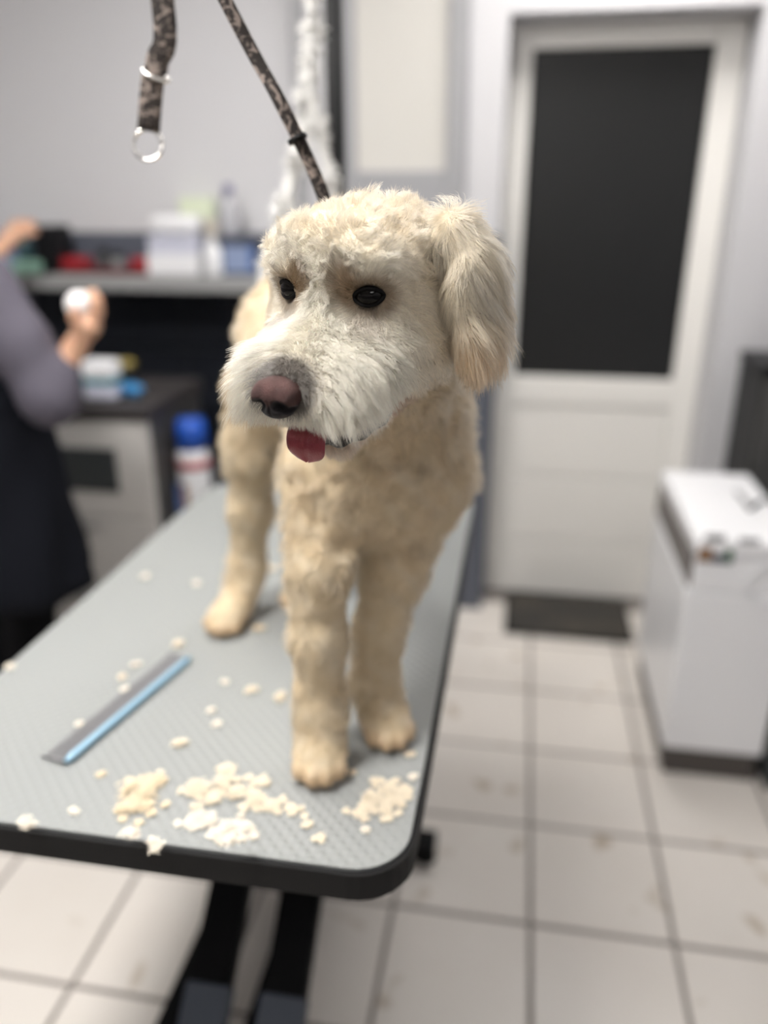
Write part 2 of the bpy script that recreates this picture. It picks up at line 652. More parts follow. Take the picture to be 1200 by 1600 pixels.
tag(from_bm('trim_1', bm, M['door_white']), 'white backing frame behind the recessed door', 'door frame', kind='structure')

# grey framed opening with a cream blind
a, b2 = at(560, 268, Y=YB), at(697, 268, Y=YB)
fl, fr, fb, ft = a[0] - 0.055, at(727, 268, Y=YB)[0], 1.385, 2.30
win = empty('window_1', ((fl + fr) / 2, YB - 0.02, fb), 'grey framed window with a cream blind above the dog', 'window', kind='structure')
box('window_frame', fl, a[0], YB - 0.03, YB - 0.001, fb, ft, M['frame_grey'], win, 0.004)
box('window_frame', b2[0], fr, YB - 0.03, YB - 0.001, fb, ft, M['frame_grey'], win, 0.004)
box('window_frame', a[0], b2[0], YB - 0.03, YB - 0.001, fb, a[2], M['frame_grey'], win, 0.004)
box('window_frame', a[0], b2[0], YB - 0.03, YB - 0.001, ft - 0.06, ft, M['frame_grey'], win, 0.004)
box('blind', a[0] + 0.001, b2[0] - 0.001, YB - 0.018, YB - 0.004, a[2] + 0.001, ft - 0.061, M['pane_cream'], win)
a = at(470, 150, Y=YB)
tag(box('trim_2', a[0] - 0.022, a[0] + 0.022, YB - 0.022, YB - 0.001, SLATE_Z, ROOM_TOP, M['frame_grey'], None, 0.004),
    'narrow grey vertical strip on the pale back wall', 'trim', kind='structure')

# tiled splashback; its dark colour also stands in for the shelf's shade
sb_x0, sb_x1 = -1.95, -0.62
sb = box('wall_splashback', sb_x0, sb_x1, YB - 0.012, YB - 0.001, 0.55, 1.17, M['cab_dark'])
tag(sb, 'tiled splashback with painted-in shade under the grey shelf', 'splashback', kind='structure')
nx = 7
tw = (sb_x1 - sb_x0) / nx
for i in range(nx):
    for j in range(3):
        box('tile', sb_x0 + i * tw + 0.002, sb_x0 + (i + 1) * tw - 0.002, YB - 0.020, YB - 0.0121, 0.55 + j * 0.2067 + 0.002, 0.55 + (j + 1) * 0.2067 - 0.002, M['tile_shaded'], sb, 0.001)

# ================================================================== right side
p0, p1 = at(787, 990, z=0), at(988, 993, z=0)
p2 = at(800, 934, z=0)
dm = empty('door_mat', ((p0[0] + p1[0]) / 2, 2.7, 0.0012), 'dark doormat with worn brown middle in front of the door', 'doormat')
box('pile', p0[0] + 0.012, p1[0] - 0.012, p0[1] + 0.012, 2.865, 0.0012, 0.014, M['mat_dark'], dm, 0.003)
bm = bmesh.new()
bm_box(bm, p0[0], p1[0], p0[1], p0[1] + 0.0119, 0.0012, 0.009)
bm_box(bm, p0[0], p1[0], 2.8651, 2.877, 0.0012, 0.009)
bm_box(bm, p0[0], p0[0] + 0.0119, p0[1] + 0.012, 2.865, 0.0012, 0.009)
bm_box(bm, p1[0] - 0.0119, p1[0], p0[1] + 0.012, 2.865, 0.0012, 0.009)
from_bm('rubber_edge', bm, M['black_rubber'], dm)

# narrow white appliance
AX0, AX1, AY0, AY1, AZ = 0.44, 0.695, 1.86, 2.40, 0.70
ap = empty('appliance', ((AX0 + AX1) / 2, (AY0 + AY1) / 2, 0.0012), 'narrow white floor-standing appliance with dark plinth right of the door', 'appliance')
box('plinth', AX0 + 0.012, AX1 - 0.01, AY0 + 0.012, AY1 - 0.01, 0.0012, 0.088, M['plinth'], ap, 0.004)
box('body', AX0, AX1, AY0, AY1, 0.088, 0.56, M['appliance'], ap, 0.008)
box('upper_body', AX0 + 0.010, AX1, AY0, AY1 - 0.003, 0.5605, 0.655, M['appliance'], ap, 0.006)
box('grey_side_panel', AX0 + 0.003, AX0 + 0.0099, AY0 + 0.012, AY1 - 0.012, 0.565, 0.652, M['appliance_grey'], ap)
box('lid', AX0 + 0.004, AX1, AY0 - 0.004, AY1, 0.6555, AZ, M['appliance'], ap, 0.010)
fy = AY0 - 0.0032
q0 = at(1092, 852, Y=AY0)
q1 = at(1143, 880, Y=AY0)
st = box('energy_sticker', q0[0], q1[0], fy, AY0 - 0.0002, q1[2], q0[2], M['navy'], ap)
wq = (q1[0] - q0[0])
box('orange_block', q0[0] + 0.001, q0[0] + wq * 0.40, fy - 0.001, fy - 0.0001, q1[2] + 0.002, q0[2] - 0.002, M['orange'], st)
box('green_block', q1[0] - wq * 0.22, q1[0] - 0.001, fy - 0.001, fy - 0.0001, q1[2] + 0.002, q0[2] - 0.002, M['green'], st)
q2, q3 = at(1102, 834, Y=AY0), at(1132, 846, Y=AY0)
box('grey_badge', q2[0], q3[0], fy, AY0 - 0.0002, q3[2], q2[2], M['shelf_grey'], ap)
q2, q3 = at(1155, 840, Y=AY0), at(1186, 850, Y=AY0)
box('brand_plate', q2[0], q3[0], fy, AY0 - 0.0002, q3[2], q2[2], M['shelf_grey'], ap)
cc = at(1200, 915, Y=AY0)
bm = bmesh.new()
ring = [(cc[0] + 0.052 * math.cos(t * math.pi / 16), AY0 - 0.0035, cc[2] + 0.052 * math.sin(t * math.pi / 16)) for t in range(33)]
bm_tube(bm, ring, 0.003, 8, up=(0, 1, 0))
from_bm('round_emboss', bm, M['appliance'], ap, True)

# dark spring clip lying on the appliance
k0, k1, k2 = at(1150, 768, z=AZ + 0.006), at(1172, 795, z=AZ + 0.006), at(1192, 782, z=AZ + 0.006)
cl = empty('clip', (k1[0], k1[1], AZ), 'small dark clip lying on the white appliance', 'clip')
tube('jaw', [k0, (k0 + k1) / 2 + np.array([0, 0, .004]), k1], [0.004, 0.006, 0.006], M['shelf_grey'], cl, 8)
tube('jaw', [k1, (k2 + k1) / 2 + np.array([0, 0, .003]), k2], [0.006, 0.006, 0.004], M['bar_black'], cl, 8)

# tall black unit behind the appliance
bx = empty('black_cabinet', (0.93, 2.56, 0.0012), 'tall black cabinet at the right edge behind the white appliance', 'cabinet')
box('body', 0.70, 1.18, 2.44, 2.715, 0.06, 0.99, M['bar_black'], bx, 0.006)
box('top', 0.695, 1.185, 2.43, 2.72, 0.9905, 1.015, M['bar_black'], bx, 0.005)
box('door', 0.705, 1.172, 2.425, 2.4395, 0.08, 0.975, M['cab_dark'], bx, 0.003)
for (fx, fy2) in ((0.73, 2.47), (1.15, 2.47), (0.73, 2.69), (1.15, 2.69)):
    lathe('foot', [(0.02, 0), (0.02, 0.045), (0.015, 0.0585)], (fx, fy2, 0.0012), M['black_rubber'], bx, 12)
bn = empty('bin', (0.85, 1.97, 0.0012), 'dark grey bin standing right of the white appliance', 'bin')
bm = bmesh.new()
bm_box(bm, 0.705, 1.0, 1.835, 2.14, 0.0012, 0.40, 0.012)
from_bm('body', bm, M['recess'], bn)
box('lid', 0.70, 1.005, 1.83, 2.145, 0.4005, 0.43, M['bar_black'], bn, 0.006)

# ================================================================== left side: shelf and what stands on it
SZ, SY0 = 1.232, 2.48
sh = empty('shelf', (-1.25, 2.6, SZ), 'long grey wall shelf crowded with bottles', 'shelf')
box('board', -2.2, -0.50, SY0, YB - 0.001, SZ - 0.045, SZ, M['shelf_grey'], sh, 0.004)
for x in (-2.0, -1.3, -0.62):
    bm = bmesh.new()
    bm_box(bm, x, x + 0.025, SY0 + 0.03, YB - 0.021, SZ - 0.07, SZ - 0.0455)
    from_bm('bracket', bm, M['black_metal'], sh)


def shelf_x(px, Y=2.6, py=420):
    return at(px, py, Y=Y)[0]


def shelf_z(py, px, Y=2.6):
    return at(px, py, Y=Y)[2]


Z0 = SZ + 0.0005
# mint tub
x0, x1 = shelf_x(20, 2.52), shelf_x(62, 2.52)
e = empty('tub', ((x0 + x1) / 2, 2.52, Z0), 'low mint green tub at the left end of the shelf', 'tub')
r = (x1 - x0) / 2
lathe('body', [(r * .8, 0), (r * .95, .012), (r, .028)], ((x0 + x1) / 2, 2.53, Z0), M['mint'], e)
lathe('lid', [(r * 1.03, 0.0282), (r * 1.03, .038), (r * .9, .042)], ((x0 + x1) / 2, 2.53, Z0), M['mint'], e)
# dark teal bottle
x0 = shelf_x(44, 2.64)
e = empty('bottle', (x0, 2.64, Z0), 'dark teal bottle behind the mint tub', 'bottle')
lathe('body', [(.022, 0), (.025, .01), (.025, .095), (.012, .115)], (x0, 2.64, Z0), M['teal_dark'], e)
lathe('cap', [(.013, .1152), (.013, .14), (.010, .145)], (x0, 2.64, Z0), M['bar_black'], e)
# pale blue packet at the far left
x0 = shelf_x(12, 2.66)
e = empty('packet', (x0, 2.66, Z0), 'pale blue upright packet behind the arm on the shelf', 'packet')
box('carton', x0 - .045, x0 + .028, 2.645, 2.695, Z0, Z0 + .13, M['blue_pale'], e, .004)
box('label', x0 - .035, x0 + .018, 2.6435, 2.6449, Z0 + .03, Z0 + .10, M['lilac_plastic'], e)
# black box (loudspeaker shaped) touched by the hand
bx0, bx1 = shelf_x(66, 2.58), shelf_x(100, 2.58)
bz = shelf_z(352, 80, 2.58)
e = empty('black_box', ((bx0 + bx1) / 2, 2.58, Z0), 'upright black box on the shelf under the reaching hand', 'box')
box('case', bx0, bx1, 2.545, 2.66, Z0, bz, M['bar_black'], e, .006)
box('front_panel', bx0 + .006, bx1 - .006, 2.5425, 2.5448, Z0 + .012, bz - .012, M['bar_black'], e)
BLACKBOX_TOP = bz
# red boxes in a dark red tray
x0, x1 = shelf_x(97), shelf_x(238)
e = empty('tray', ((x0 + x1) / 2, 2.6, Z0), 'long dark red tray on the shelf', 'tray')
bm = bmesh.new()
bm_box(bm, x0, x1, 2.56, 2.66, Z0, Z0 + .006)
bm_box(bm, x0, x1, 2.555, 2.5599, Z0, Z0 + .022)
bm_box(bm, x0, x1, 2.6601, 2.665, Z0, Z0 + .022)
from_bm('tray_body', bm, M['darkred'], e)
for s in (0, 1):
    box('tray_end', (x0 - .004, x1)[s], (x0, x1 + .004)[s], 2.555, 2.665, Z0, Z0 + .024, M['red'], e)
for (xa, xb, lab) in ((97, 138, 'red clipper box at the tray end beside the black box'), (207, 238, 'red clipper box at the tray end beside the white dispenser')):
    X0, X1 = shelf_x(xa) + .006, shelf_x(xb) - .004
    e = empty('red_box', ((X0 + X1) / 2, 2.6, Z0 + .0065), lab, 'box', 'red boxes in the tray')
    box('box_base', X0, X1, 2.575, 2.645, Z0 + .0065, Z0 + .036, M['red'], e, .004)
    box('box_lid', X0 - .001, X1 + .001, 2.574, 2.646, Z0 + .0362, Z0 + .050, M['red'], e, .004)
for (px, hh, mm, lab) in ((162, .07, 'cab_dark', 'short dark jar in the red tray'), (184, .062, 'shelf_grey', 'short grey jar in the red tray')):
    X = shelf_x(px)
    e = empty('jar', (X, 2.61, Z0 + .0065), lab, 'jar')
    lathe('body', [(.015, 0), (.018, .005), (.018, hh - .02)], (X, 2.61, Z0 + .0065), M[mm], e, 20)
    lathe('lid', [(.0185, hh - .0198), (.0185, hh), (.015, hh + .003)], (X, 2.61, Z0 + .0065), M['bar_black'], e, 20)
# white dispenser: base box and rounded hood
x0, x1 = shelf_x(242), shelf_x(322)
e = empty('dispenser', ((x0 + x1) / 2, 2.6, Z0), 'white box dispenser with rounded lilac-white hood on the shelf', 'dispenser')
box('base', x0, x1, 2.54, 2.66, Z0, shelf_z(396, 280), M['white_plastic'], e, .008)
bm = bmesh.new()
bm_box(bm, x0 + .006, x1 - .002, 2.55, 2.655, shelf_z(396, 280) + .0005, shelf_z(368, 280), .004)
from_bm('collar', bm, M['lilac_plastic'], e)
bm = bmesh.new()
bm_box(bm, x0 + .010, x1 - .006, 2.552, 2.652, shelf_z(368, 280) + .0005, shelf_z(336, 280), .026, seg=5)
from_bm('hood', bm, M['white_plastic'], e, True)
# pale green carton behind
x0, x1 = shelf_x(290, 2.68), shelf_x(340, 2.68)
e = empty('carton', ((x0 + x1) / 2, 2.69, Z0), 'tall pale green carton behind the white dispenser', 'carton')
box('lower_half', x0 + .012, x1, 2.668, 2.715, Z0, shelf_z(342, 315, 2.68), M['cream_carton'], e, .003)
box('upper_half', x0, x1, 2.667, 2.716, shelf_z(342, 315, 2.68) + .0005, shelf_z(308, 315, 2.68), M['pale_green'], e, .003)
# white tall bottle
x0 = shelf_x(335, 2.57)
e = empty('bottle', (x0, 2.57, Z0), 'plain white bottle standing right of the dispenser', 'bottle')
hh = shelf_z(372, 335, 2.57) - Z0
lathe('body', [(.026, 0), (.029, .008), (.029, hh * .72), (.014, hh * .86)], (x0, 2.57, Z0), M['white_plastic'], e)
lathe('cap', [(.015, hh * .862), (.015, hh), (.012, hh + .002)], (x0, 2.57, Z0), M['white_plastic'], e)
# clear bottle with purple cap on the navy tub
x0, x1 = shelf_x(350, 2.62), shelf_x(412, 2.62)
nz = shelf_z(368, 380, 2.62)
e = empty('tub', ((x0 + x1) / 2, 2.62, Z0), 'square navy tub with a blue label on the shelf', 'tub')
box('body', x0, x1, 2.565, 2.675, Z0, nz - .012, M['navy'], e, .006)
box('lid', x0 - .003, x1 + .003, 2.562, 2.678, nz - .0118, nz, M['navy'], e, .004)
box('label', x0 + .022, x1 - .03, 2.5635, 2.5648, Z0 + .012, nz - .03, M['blue_pale'], e)
box('label', x1 - .0299, x1 - .010, 2.5635, 2.5648, Z0 + .012, nz - .03, M['blue_label'], e)
x0 = shelf_x(364, 2.61)
hb = shelf_z(288, 364, 2.61) - nz
e = empty('bottle', (x0, 2.61, nz + .0005), 'clear bottle with a purple cap standing on the navy tub', 'bottle')
lathe('body', [(.030, 0), (.033, .01), (.032, hb * .5), (.028, hb * .66), (.014, hb * .78)], (x0, 2.61, nz + .0005), M['clear'], e)
lathe('cap', [(.017, hb * .782), (.017, hb * .95), (.013, hb)], (x0, 2.61, nz + .0005), M['purple'], e)

# white cabinet with dark worktop
c_fl, c_fr = at(50, 640, z=0.90), at(222, 640, z=0.90)
CX1 = c_fr[0]
CX0 = CX1 - 0.60
CYF = c_fr[1] + 0.02
cb = empty('drawer_cabinet', ((CX0 + CX1) / 2, CYF + .2, 0.0012), 'white drawer cabinet with dark worktop and dark side behind the table', 'cabinet')
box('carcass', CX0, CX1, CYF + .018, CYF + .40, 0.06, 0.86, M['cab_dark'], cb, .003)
box('plinth', CX0 + .02, CX1 - .02, CYF + .05, CYF + .39, 0.0012, 0.0598, M['bar_black'], cb)
box('worktop', CX0 - .01, CX1 + .012, CYF - .01, CYF + .41, 0.8605, 0.905, M['cab_top'], cb, .004)
dz = [(0.065, 0.30), (0.304, 0.545), (0.549, 0.857)]
for k, (z0, z1) in enumerate(dz):
    dr = box('drawer', CX0 + .002, CX1 - .001, CYF, CYF + .0178, z0, z1, M['cab_white'], cb, .003)
    if k == 2:
        h0, h1 = at(60, 762, Y=CYF), at(180, 702, Y=CYF)
        box('handle_recess', h0[0] - .06, h1[0], CYF - .003, CYF - .0002, h0[2], h1[2], M['recess'], dr, .001)
    else:
        box('handle', CX0 + .2, CX1 - .2, CYF - .012, CYF - .0002, z1 - .03, z1 - .02, M['shelf_grey'], dr, .002)
TOPZ = 0.9055
q = at(150, 628, z=TOPZ)
e = empty('wipes_pack', (q[0], q[1] + .05, TOPZ), 'white wipes pack with a teal band on the dark worktop', 'pack')
hq = 0.115
box('pack_base', q[0] - .05, q[0] + .05, q[1] + .02, q[1] + .09, TOPZ, TOPZ + hq * .38, M['lilac_plastic'], e, .010)
box('teal_band', q[0] - .051, q[0] + .051, q[1] + .019, q[1] + .091, TOPZ + hq * .385, TOPZ + hq * .52, M['teal'], e, .006)
box('pack_top', q[0] - .05, q[0] + .05, q[1] + .02, q[1] + .09, TOPZ + hq * .525, TOPZ + hq, M['white_plastic'], e, .012)
q = at(205, 622, z=TOPZ)
e = empty('clipper', (q[0], q[1], TOPZ), 'bright blue hair clipper lying on the dark worktop', 'clipper')
bm = bmesh.new()
bm_tube(bm, [(q[0] - .045, q[1] + .02, TOPZ + .022), (q[0], q[1] + .01, TOPZ + .024), (q[0] + .035, q[1], TOPZ + .022)], [.016, .022, .018], 14)
from_bm('handle', bm, M['blue_bright'], e, True)
box('blade', q[0] + .036, q[0] + .052, q[1] - .015, q[1] + .013, TOPZ + .006, TOPZ + .03, M['steel'], e, .001)
q = at(212, 592, z=TOPZ)
e = empty('spray_can', (q[0], q[1], TOPZ), 'squat black jar with a mustard lid behind the blue clipper', 'jar')
lathe('body', [(.034, 0), (.036, .006), (.036, .045)], (q[0] - .02, q[1] - .03, TOPZ), M['bar_black'], e)
lathe('lid', [(.037, .0452), (.037, .062), (.030, .068)], (q[0] - .02, q[1] - .03, TOPZ), M['yellow'], e)

# stool with the shampoo bottle behind the table
q = at(309, 790, Y=2.25)
STX = CX1 + .165
SB = q[2] - 0.02
stl = empty('stool', (STX, 2.27, 0.0012), 'low dark stool carrying the blue-capped bottle behind the table', 'stool')
lathe('seat', [(.13, SB - .035), (.14, SB - .03), (.14, SB - .006), (.13, SB)], (STX, 2.27, 0), M['cab_dark'], stl)
for k in range(4):
    t = math.pi / 4 + k * math.pi / 2
    tube('leg', [(STX + .09 * math.cos(t), 2.27 + .09 * math.sin(t), SB - .036), (STX + .12 * math.cos(t), 2.27 + .12 * math.sin(t), .0012)], .012, M['black_metal'], stl, 10)
btl = empty('shampoo_bottle', (q[0], 2.25, SB), 'white shampoo bottle with royal blue cap and red stripe behind the table', 'bottle')
bh = at(309, 700, Y=2.25)[2] - SB
tp = at(309, 655, Y=2.25)[2] - SB
b0 = lathe('body', [(.046, 0), (.05, .008), (.05, bh * .9), (.044, bh)], (q[0], 2.25, SB + .0005), M['white_plastic'], btl)
lathe('red_stripe', [(.0505, bh * .72), (.0512, bh * .78), (.0505, bh * .84)], (q[0], 2.25, SB + .0005), M['red'], b0)
lathe('cap', [(.047, bh + .0006), (.047, tp * .9), (.040, tp)], (q[0], 2.25, SB + .0005), M['blue_cap'], btl)
for (dx, mm) in ((-.035, 'blue_label'), (-.015, 'orange')):
    box('printed_patch', q[0] + dx - .009, q[0] + dx + .009, 2.25 - .0535, 2.25 - .046, SB + .012, SB + bh * .5, M[mm], b0)

# ================================================================== grooming table
TX0, TX1, TY0, TY1, TZ = -0.70, -0.083, 0.597, 1.70, 0.83
tb = empty('grooming_table', (-0.39, 1.15, 0.0012), 'grooming table with grey ribbed top and black lift base', 'table')


def rounded_slab(x0, x1, y0, y1, z0, z1, r, n=8):
    bm = bmesh.new()
    pts = []
    for (cx, cy, a0) in ((x1 - r, y1 - r, 0), (x0 + r, y1 - r, 90), (x0 + r, y0 + r, 180), (x1 - r, y0 + r, 270)):
        for k in range(n + 1):
            t = math.radians(a0 + 90 * k / n)
            pts.append((cx + r * math.cos(t), cy + r * math.sin(t)))
    lo = [bm.verts.new((x, y, z0)) for x, y in pts]
    hi = [bm.verts.new((x, y, z1)) for x, y in pts]
    bm.faces.new(list(reversed(lo)))
    bm.faces.new(hi)
    for i in range(len(pts)):
        j = (i + 1) % len(pts)
        bm.faces.new((lo[i], lo[j], hi[j], hi[i]))
    return bm


from_bm('edge_trim', rounded_slab(TX0 - .006, TX1 + .006, TY0 - .006, TY1 + .006, TZ - .036, TZ - .0035, .062), M['black_rubber'], tb)
from_bm('table_top', rounded_slab(TX0, TX1, TY0, TY1, TZ - .0034, TZ, .057), M['mat_top'], tb)
bm = bmesh.new()
for (x0, x1, y0, y1) in ((-.60, -.17, .80, .84), (-.60, -.17, 1.50, 1.54), (-.60, -.56, .8401, 1.4999), (-.21, -.17, .8401, 1.4999)):
    bm_box(bm, x0, x1, y0, y1, TZ - .075, TZ - .0365)
from_bm('under_frame', bm, M['black_metal'], tb)


def sloped_bar(name, x, wx, y0, z0, y1, z1, th, m, parent):
    d = Vector((0, y1 - y0, z1 - z0)).normalized()
    n = Vector((0, -d.z, d.y))
    bm = bmesh.new()
    vs = []
    for (yy, zz) in ((y0, z0), (y1, z1)):
        for sx in (-1, 1):
            for sn in (-1, 1):
                vs.append(bm.verts.new(Vector((x + sx * wx / 2, yy, zz)) + n * (sn * th / 2)))
    bmesh.ops.convex_hull(bm, input=vs)
    bmesh.ops.dissolve_limit(bm, angle_limit=0.01, verts=bm.verts, edges=bm.edges)
    bmesh.ops.bevel(bm, geom=list(bm.edges), offset=.004, segments=2, affect='EDGES')
    return from_bm(name, bm, m, parent)


for x in (-.452, -.322):
    sloped_bar('lift_arm', x, .074, .74, .075, 1.50, .715, .03, M['black_metal'], tb)
    sloped_bar('arm_sleeve', x, .079, .76, .094, .905, .216, .035, M['bluegrey_metal'], tb)
for y in (.74, 1.46):
    box('foot_beam', -.655, -.125, y - .03, y + .03, .012, .06, M['black_metal'], tb, .005)
    for x in (-.63, -.15):
        lathe('foot_pad', [(.026, 0), (.026, .010), (.018, .0118)], (x, y, .0012), M['black_rubber'], tb, 16)
for x in (-.56, -.40):
    box('base_rail', x - .022, x + .022, .7701, 1.4299, .02, .058, M['black_metal'], tb, .004)
tube('pivot_rod', [(-.52, 1.165, .433), (-.26, 1.165, .433)], .012, M['steel'], tb)

# grooming arm
PY_ = TY1 - .035
PX_ = at(523, 100, Y=PY_)[0]
AZT = 1.95
AE = (-.455, .70)
ga = empty('grooming_stand', (PX_, PY_, TZ), 'black grooming arm post clamped to the back of the table', 'grooming stand')
tube('post', [(PX_, PY_, TZ + .001), (PX_, PY_, AZT)], .0185, M['black_metal'], ga, 16, up=(0, 1, 0))
tube('arm', [(PX_, PY_, AZT + .016), (AE[0], AE[1], AZT + .016)], .013, M['black_metal'], ga, 16)
bm = bmesh.new()
bm_box(bm, PX_ - .03, PX_ + .03, TY1 - .065, TY1 + .03, TZ + .0005, TZ + .03, .004)
bm_box(bm, PX_ - .03, PX_ + .03, TY1 + .0065, TY1 + .03, TZ - .08, TZ + .0004, .003)
from_bm('clamp', bm, M['black_metal'], ga)
lathe('clamp_knob', [(.018, -.115), (.02, -.105), (.02, -.085), (.01, -.0801)], (PX_, TY1 + .018, TZ), M['bar_black'], ga, 16)


def arm_pt(Y):
    t = (PY_ - Y) / (PY_ - AE[1])
    return np.array([PX_ + (AE[0] - PX_) * t, Y, AZT + .003])


# hanging strap with ring
s0 = arm_pt(.95)
s1 = at(254, 0, d=1.0)
s2 = at(246, 95, d=1.0)
s3 = at(238, 130, d=1.0)
s4 = at(232, 205, d=1.0)
ls = empty('leash', tuple(s4), 'short dark patterned strap with a metal ring hanging from the arm', 'leash')
pts = spline([s0, s1, s2, s3, s4], 6)
tube('strap', pts, .01, M['strap'], ls, 12, flat=(.0025, .0125), up=tuple(W(.25, -1, 0.1)))
rc = at(231, 226, d=1.0)
ring = [tuple(rc + W(.0165 * math.cos(t * math.pi / 14), 0.004 * math.sin(t * math.pi / 14), 0.0165 * math.sin(t * math.pi / 14))) for t in range(29)]
tube('ring', ring, .0022, M['steel'], ls, 8, up=tuple(W(0, 1, 0)))
mid = at(244, 118, d=1.0)
lp = [tuple(mid + W(.0142 * math.cos(t * math.pi / 8), .006 * math.sin(t * math.pi / 8) - .001, -.006 * math.cos(t * math.pi / 8 + .6))) for t in range(17)]
tube('slide_loop', lp, .0022, M['steel'], ls, 8, up=tuple(W(0, 1, 0)))

# noose leash to the dog's neck
n0 = np.array([AE[0] + .005, .765, AZT + .003])
n1 = at(352, 0, d=.86)
n2 = at(438, 160, d=.85)
n3 = at(500, 292, d=.845)
n4 = W(-.045, .835, 1.405)
ls = empty('noose_leash', tuple(n4), 'long dark patterned noose running from the arm down behind the dog head', 'leash')
tube('strap', spline([n0, n1, n2, n3, n4], 8), .01, M['strap'], ls, 12, flat=(.0022, .0075), up=tuple(W(.6, -1, .3)))
tube('slide', [n2 * .6 + n3 * .4, n2 * .55 + n3 * .45], .010, M['black_rubber'], ls, 10)

# ------------------------------------------------------------------ fluffy white rope over the arm
def fluffy_mesh(path, rad, n, rg, seed, jitter=1.0):
    g = np.random.default_rng(seed)
    P = np.array(path)
    L = np.concatenate([[0], np.cumsum(np.linalg.norm(np.diff(P, axis=0), axis=1))])
    verts, faces = [], []
    bm = bmesh.new()
    bm_tube(bm, path, rad * .5, 10)
    for k in range(n):
        s = g.uniform(0, L[-1])
        i = min(np.searchsorted(L, s), len(P) - 1)
        i = max(i, 1)
        t = (s - L[i - 1]) / max(L[i] - L[i - 1], 1e-9)
        p = P[i - 1] + (P[i] - P[i - 1]) * t
        tang = (P[i] - P[i - 1]) / max(np.linalg.norm(P[i] - P[i - 1]), 1e-9)
        d = g.normal(size=3)
        d -= tang * (d @ tang)
        d /= np.linalg.norm(d)
        d = d + tang * g.uniform(-.6, .6)
        ln = rad * (0.6 + 0.7 * g.random()) * (1 + .35 * math.sin(s * 70 + seed))
        side = np.cross(d, g.normal(size=3))
        side /= max(np.linalg.norm(side), 1e-9)
        wd = rad * .16
        a = bm.verts.new(p + side * wd)
        b = bm.verts.new(p - side * wd)
        c = bm.verts.new(p + d * ln * .65 - side * wd * .9 + np.array([0, 0, -.001]))
        e = bm.verts.new(p + d * ln * .65 + side * wd * .9 + np.array([0, 0, -.001]))
        f = bm.verts.new(p + d * ln + np.array([0, 0, -.003]))
        bm.faces.new((a, b, c, e))
        bm.faces.new((e, c, f))
    return bm


D_ROPE = 1.50
r0 = arm_pt(1.45)
rp = [r0, at(488, 0, d=D_ROPE), at(482, 110, d=D_ROPE), at(477, 185, d=D_ROPE)]
rope = empty('garland_rope', tuple(at(420, 430, d=D_ROPE)), 'fluffy white rope splitting in two strands behind the dog head', 'rope')
from_bm('strand', fluffy_mesh(spline(rp + [at(458, 270, d=D_ROPE), at(432, 370, d=D_ROPE), at(414, 430, d=D_ROPE), at(408, 520, d=D_ROPE)], 8), .019, 1900, None, 3), M['rope_white'], rope)
from_bm('strand', fluffy_mesh(spline([at(485, 60, d=D_ROPE - .012), at(484, 130, d=D_ROPE - .015), at(497, 195, d=D_ROPE - .015), at(515, 270, d=D_ROPE - .015), at(535, 380, d=D_ROPE - .015)], 8), .0145, 1300, None, 5), M['rope_white'], rope)

# ------------------------------------------------------------------ comb on the table
cz = TZ + .001
c0, c1 = at(103, 1190, z=cz + .005), at(296, 1028, z=cz + .005)
ax = c1 - c0
ax /= np.linalg.norm(ax)
sd = np.array([-ax[1], ax[0], 0])
cm = empty('comb', tuple((c0 + c1) / 2 - np.array([0, 0, .005])), 'flat grey steel comb with a pale blue spine on the table', 'comb')
tube('spine', [c0, c0 + ax * .01, c1 - ax * .01, c1], [.0035, .005, .005, .0035], M['comb_blue'], cm, 14)
bm = bmesh.new()
Lc = np.linalg.norm(c1 - c0)
nt_ = 110
for k in range(nt_):
    s = .006 + (Lc - .012) * k / (nt_ - 1)
    pitch = (Lc - .012) / nt_
    p = c0 + ax * s
    ln = .036
    a = p + sd * .003 - np.array([0, 0, .001])
    b = p + sd * ln - np.array([0, 0, .0035])
    bm_tube(bm, [a, b], [pitch * .42, pitch * .30], 5)
from_bm('teeth', bm, M['comb_teeth'], cm)
for c_ in (c0, c1):
    tube('guard_tooth', [c_ + sd * .003, c_ + sd * .038 - np.array([0, 0, .003])], [.0025, .0016], M['comb_teeth'], cm, 6)


# ------------------------------------------------------------------ fur clippings
def tuft_bm(bm, c, rad, n, g, height=.5):
    """a loose curl of short strands lying at c, in a few locks"""
    rad *= .8
    locks = [(g.uniform(0, 2 * math.pi), rad * .7 * math.sqrt(g.random()), g.uniform(0, 2 * math.pi), g.uniform(-170, 170)) for _ in range(max(3, n // 14))]
    for k in range(int(n * 2.2)):
        la, lr, lt, lc = locks[k % len(locks)]
        st = .0014 + rad * .05
        p = np.array([c[0] + lr * math.cos(la), c[1] + lr * math.sin(la), c[2] + .0006 + rad * height * .8 * g.random()]) + np.append(g.normal(size=2) * rad * .22, 0)
        th = lt + g.normal() * .8
        p = p - np.array([math.cos(th), math.sin(th), 0]) * st * 2.5
        wd = g.uniform(.0003, .0007)
        prev = None
        for s in range(6):
            nrm_ = np.array([-math.sin(th), math.cos(th), g.uniform(-.6, .6)]) * wd * (1 - s * .12)
            x = bm.verts.new(p + nrm_)
            y = bm.verts.new(p - nrm_)
            if prev:
                bm.faces.new((prev[0], prev[1], y, x))
            prev = (x, y)
            p = p + np.array([math.cos(th), math.sin(th), g.uniform(-.35, .35)]) * st
            p[2] = max(p[2], c[2] + .0016)
            th += lc * st + g.normal() * .12


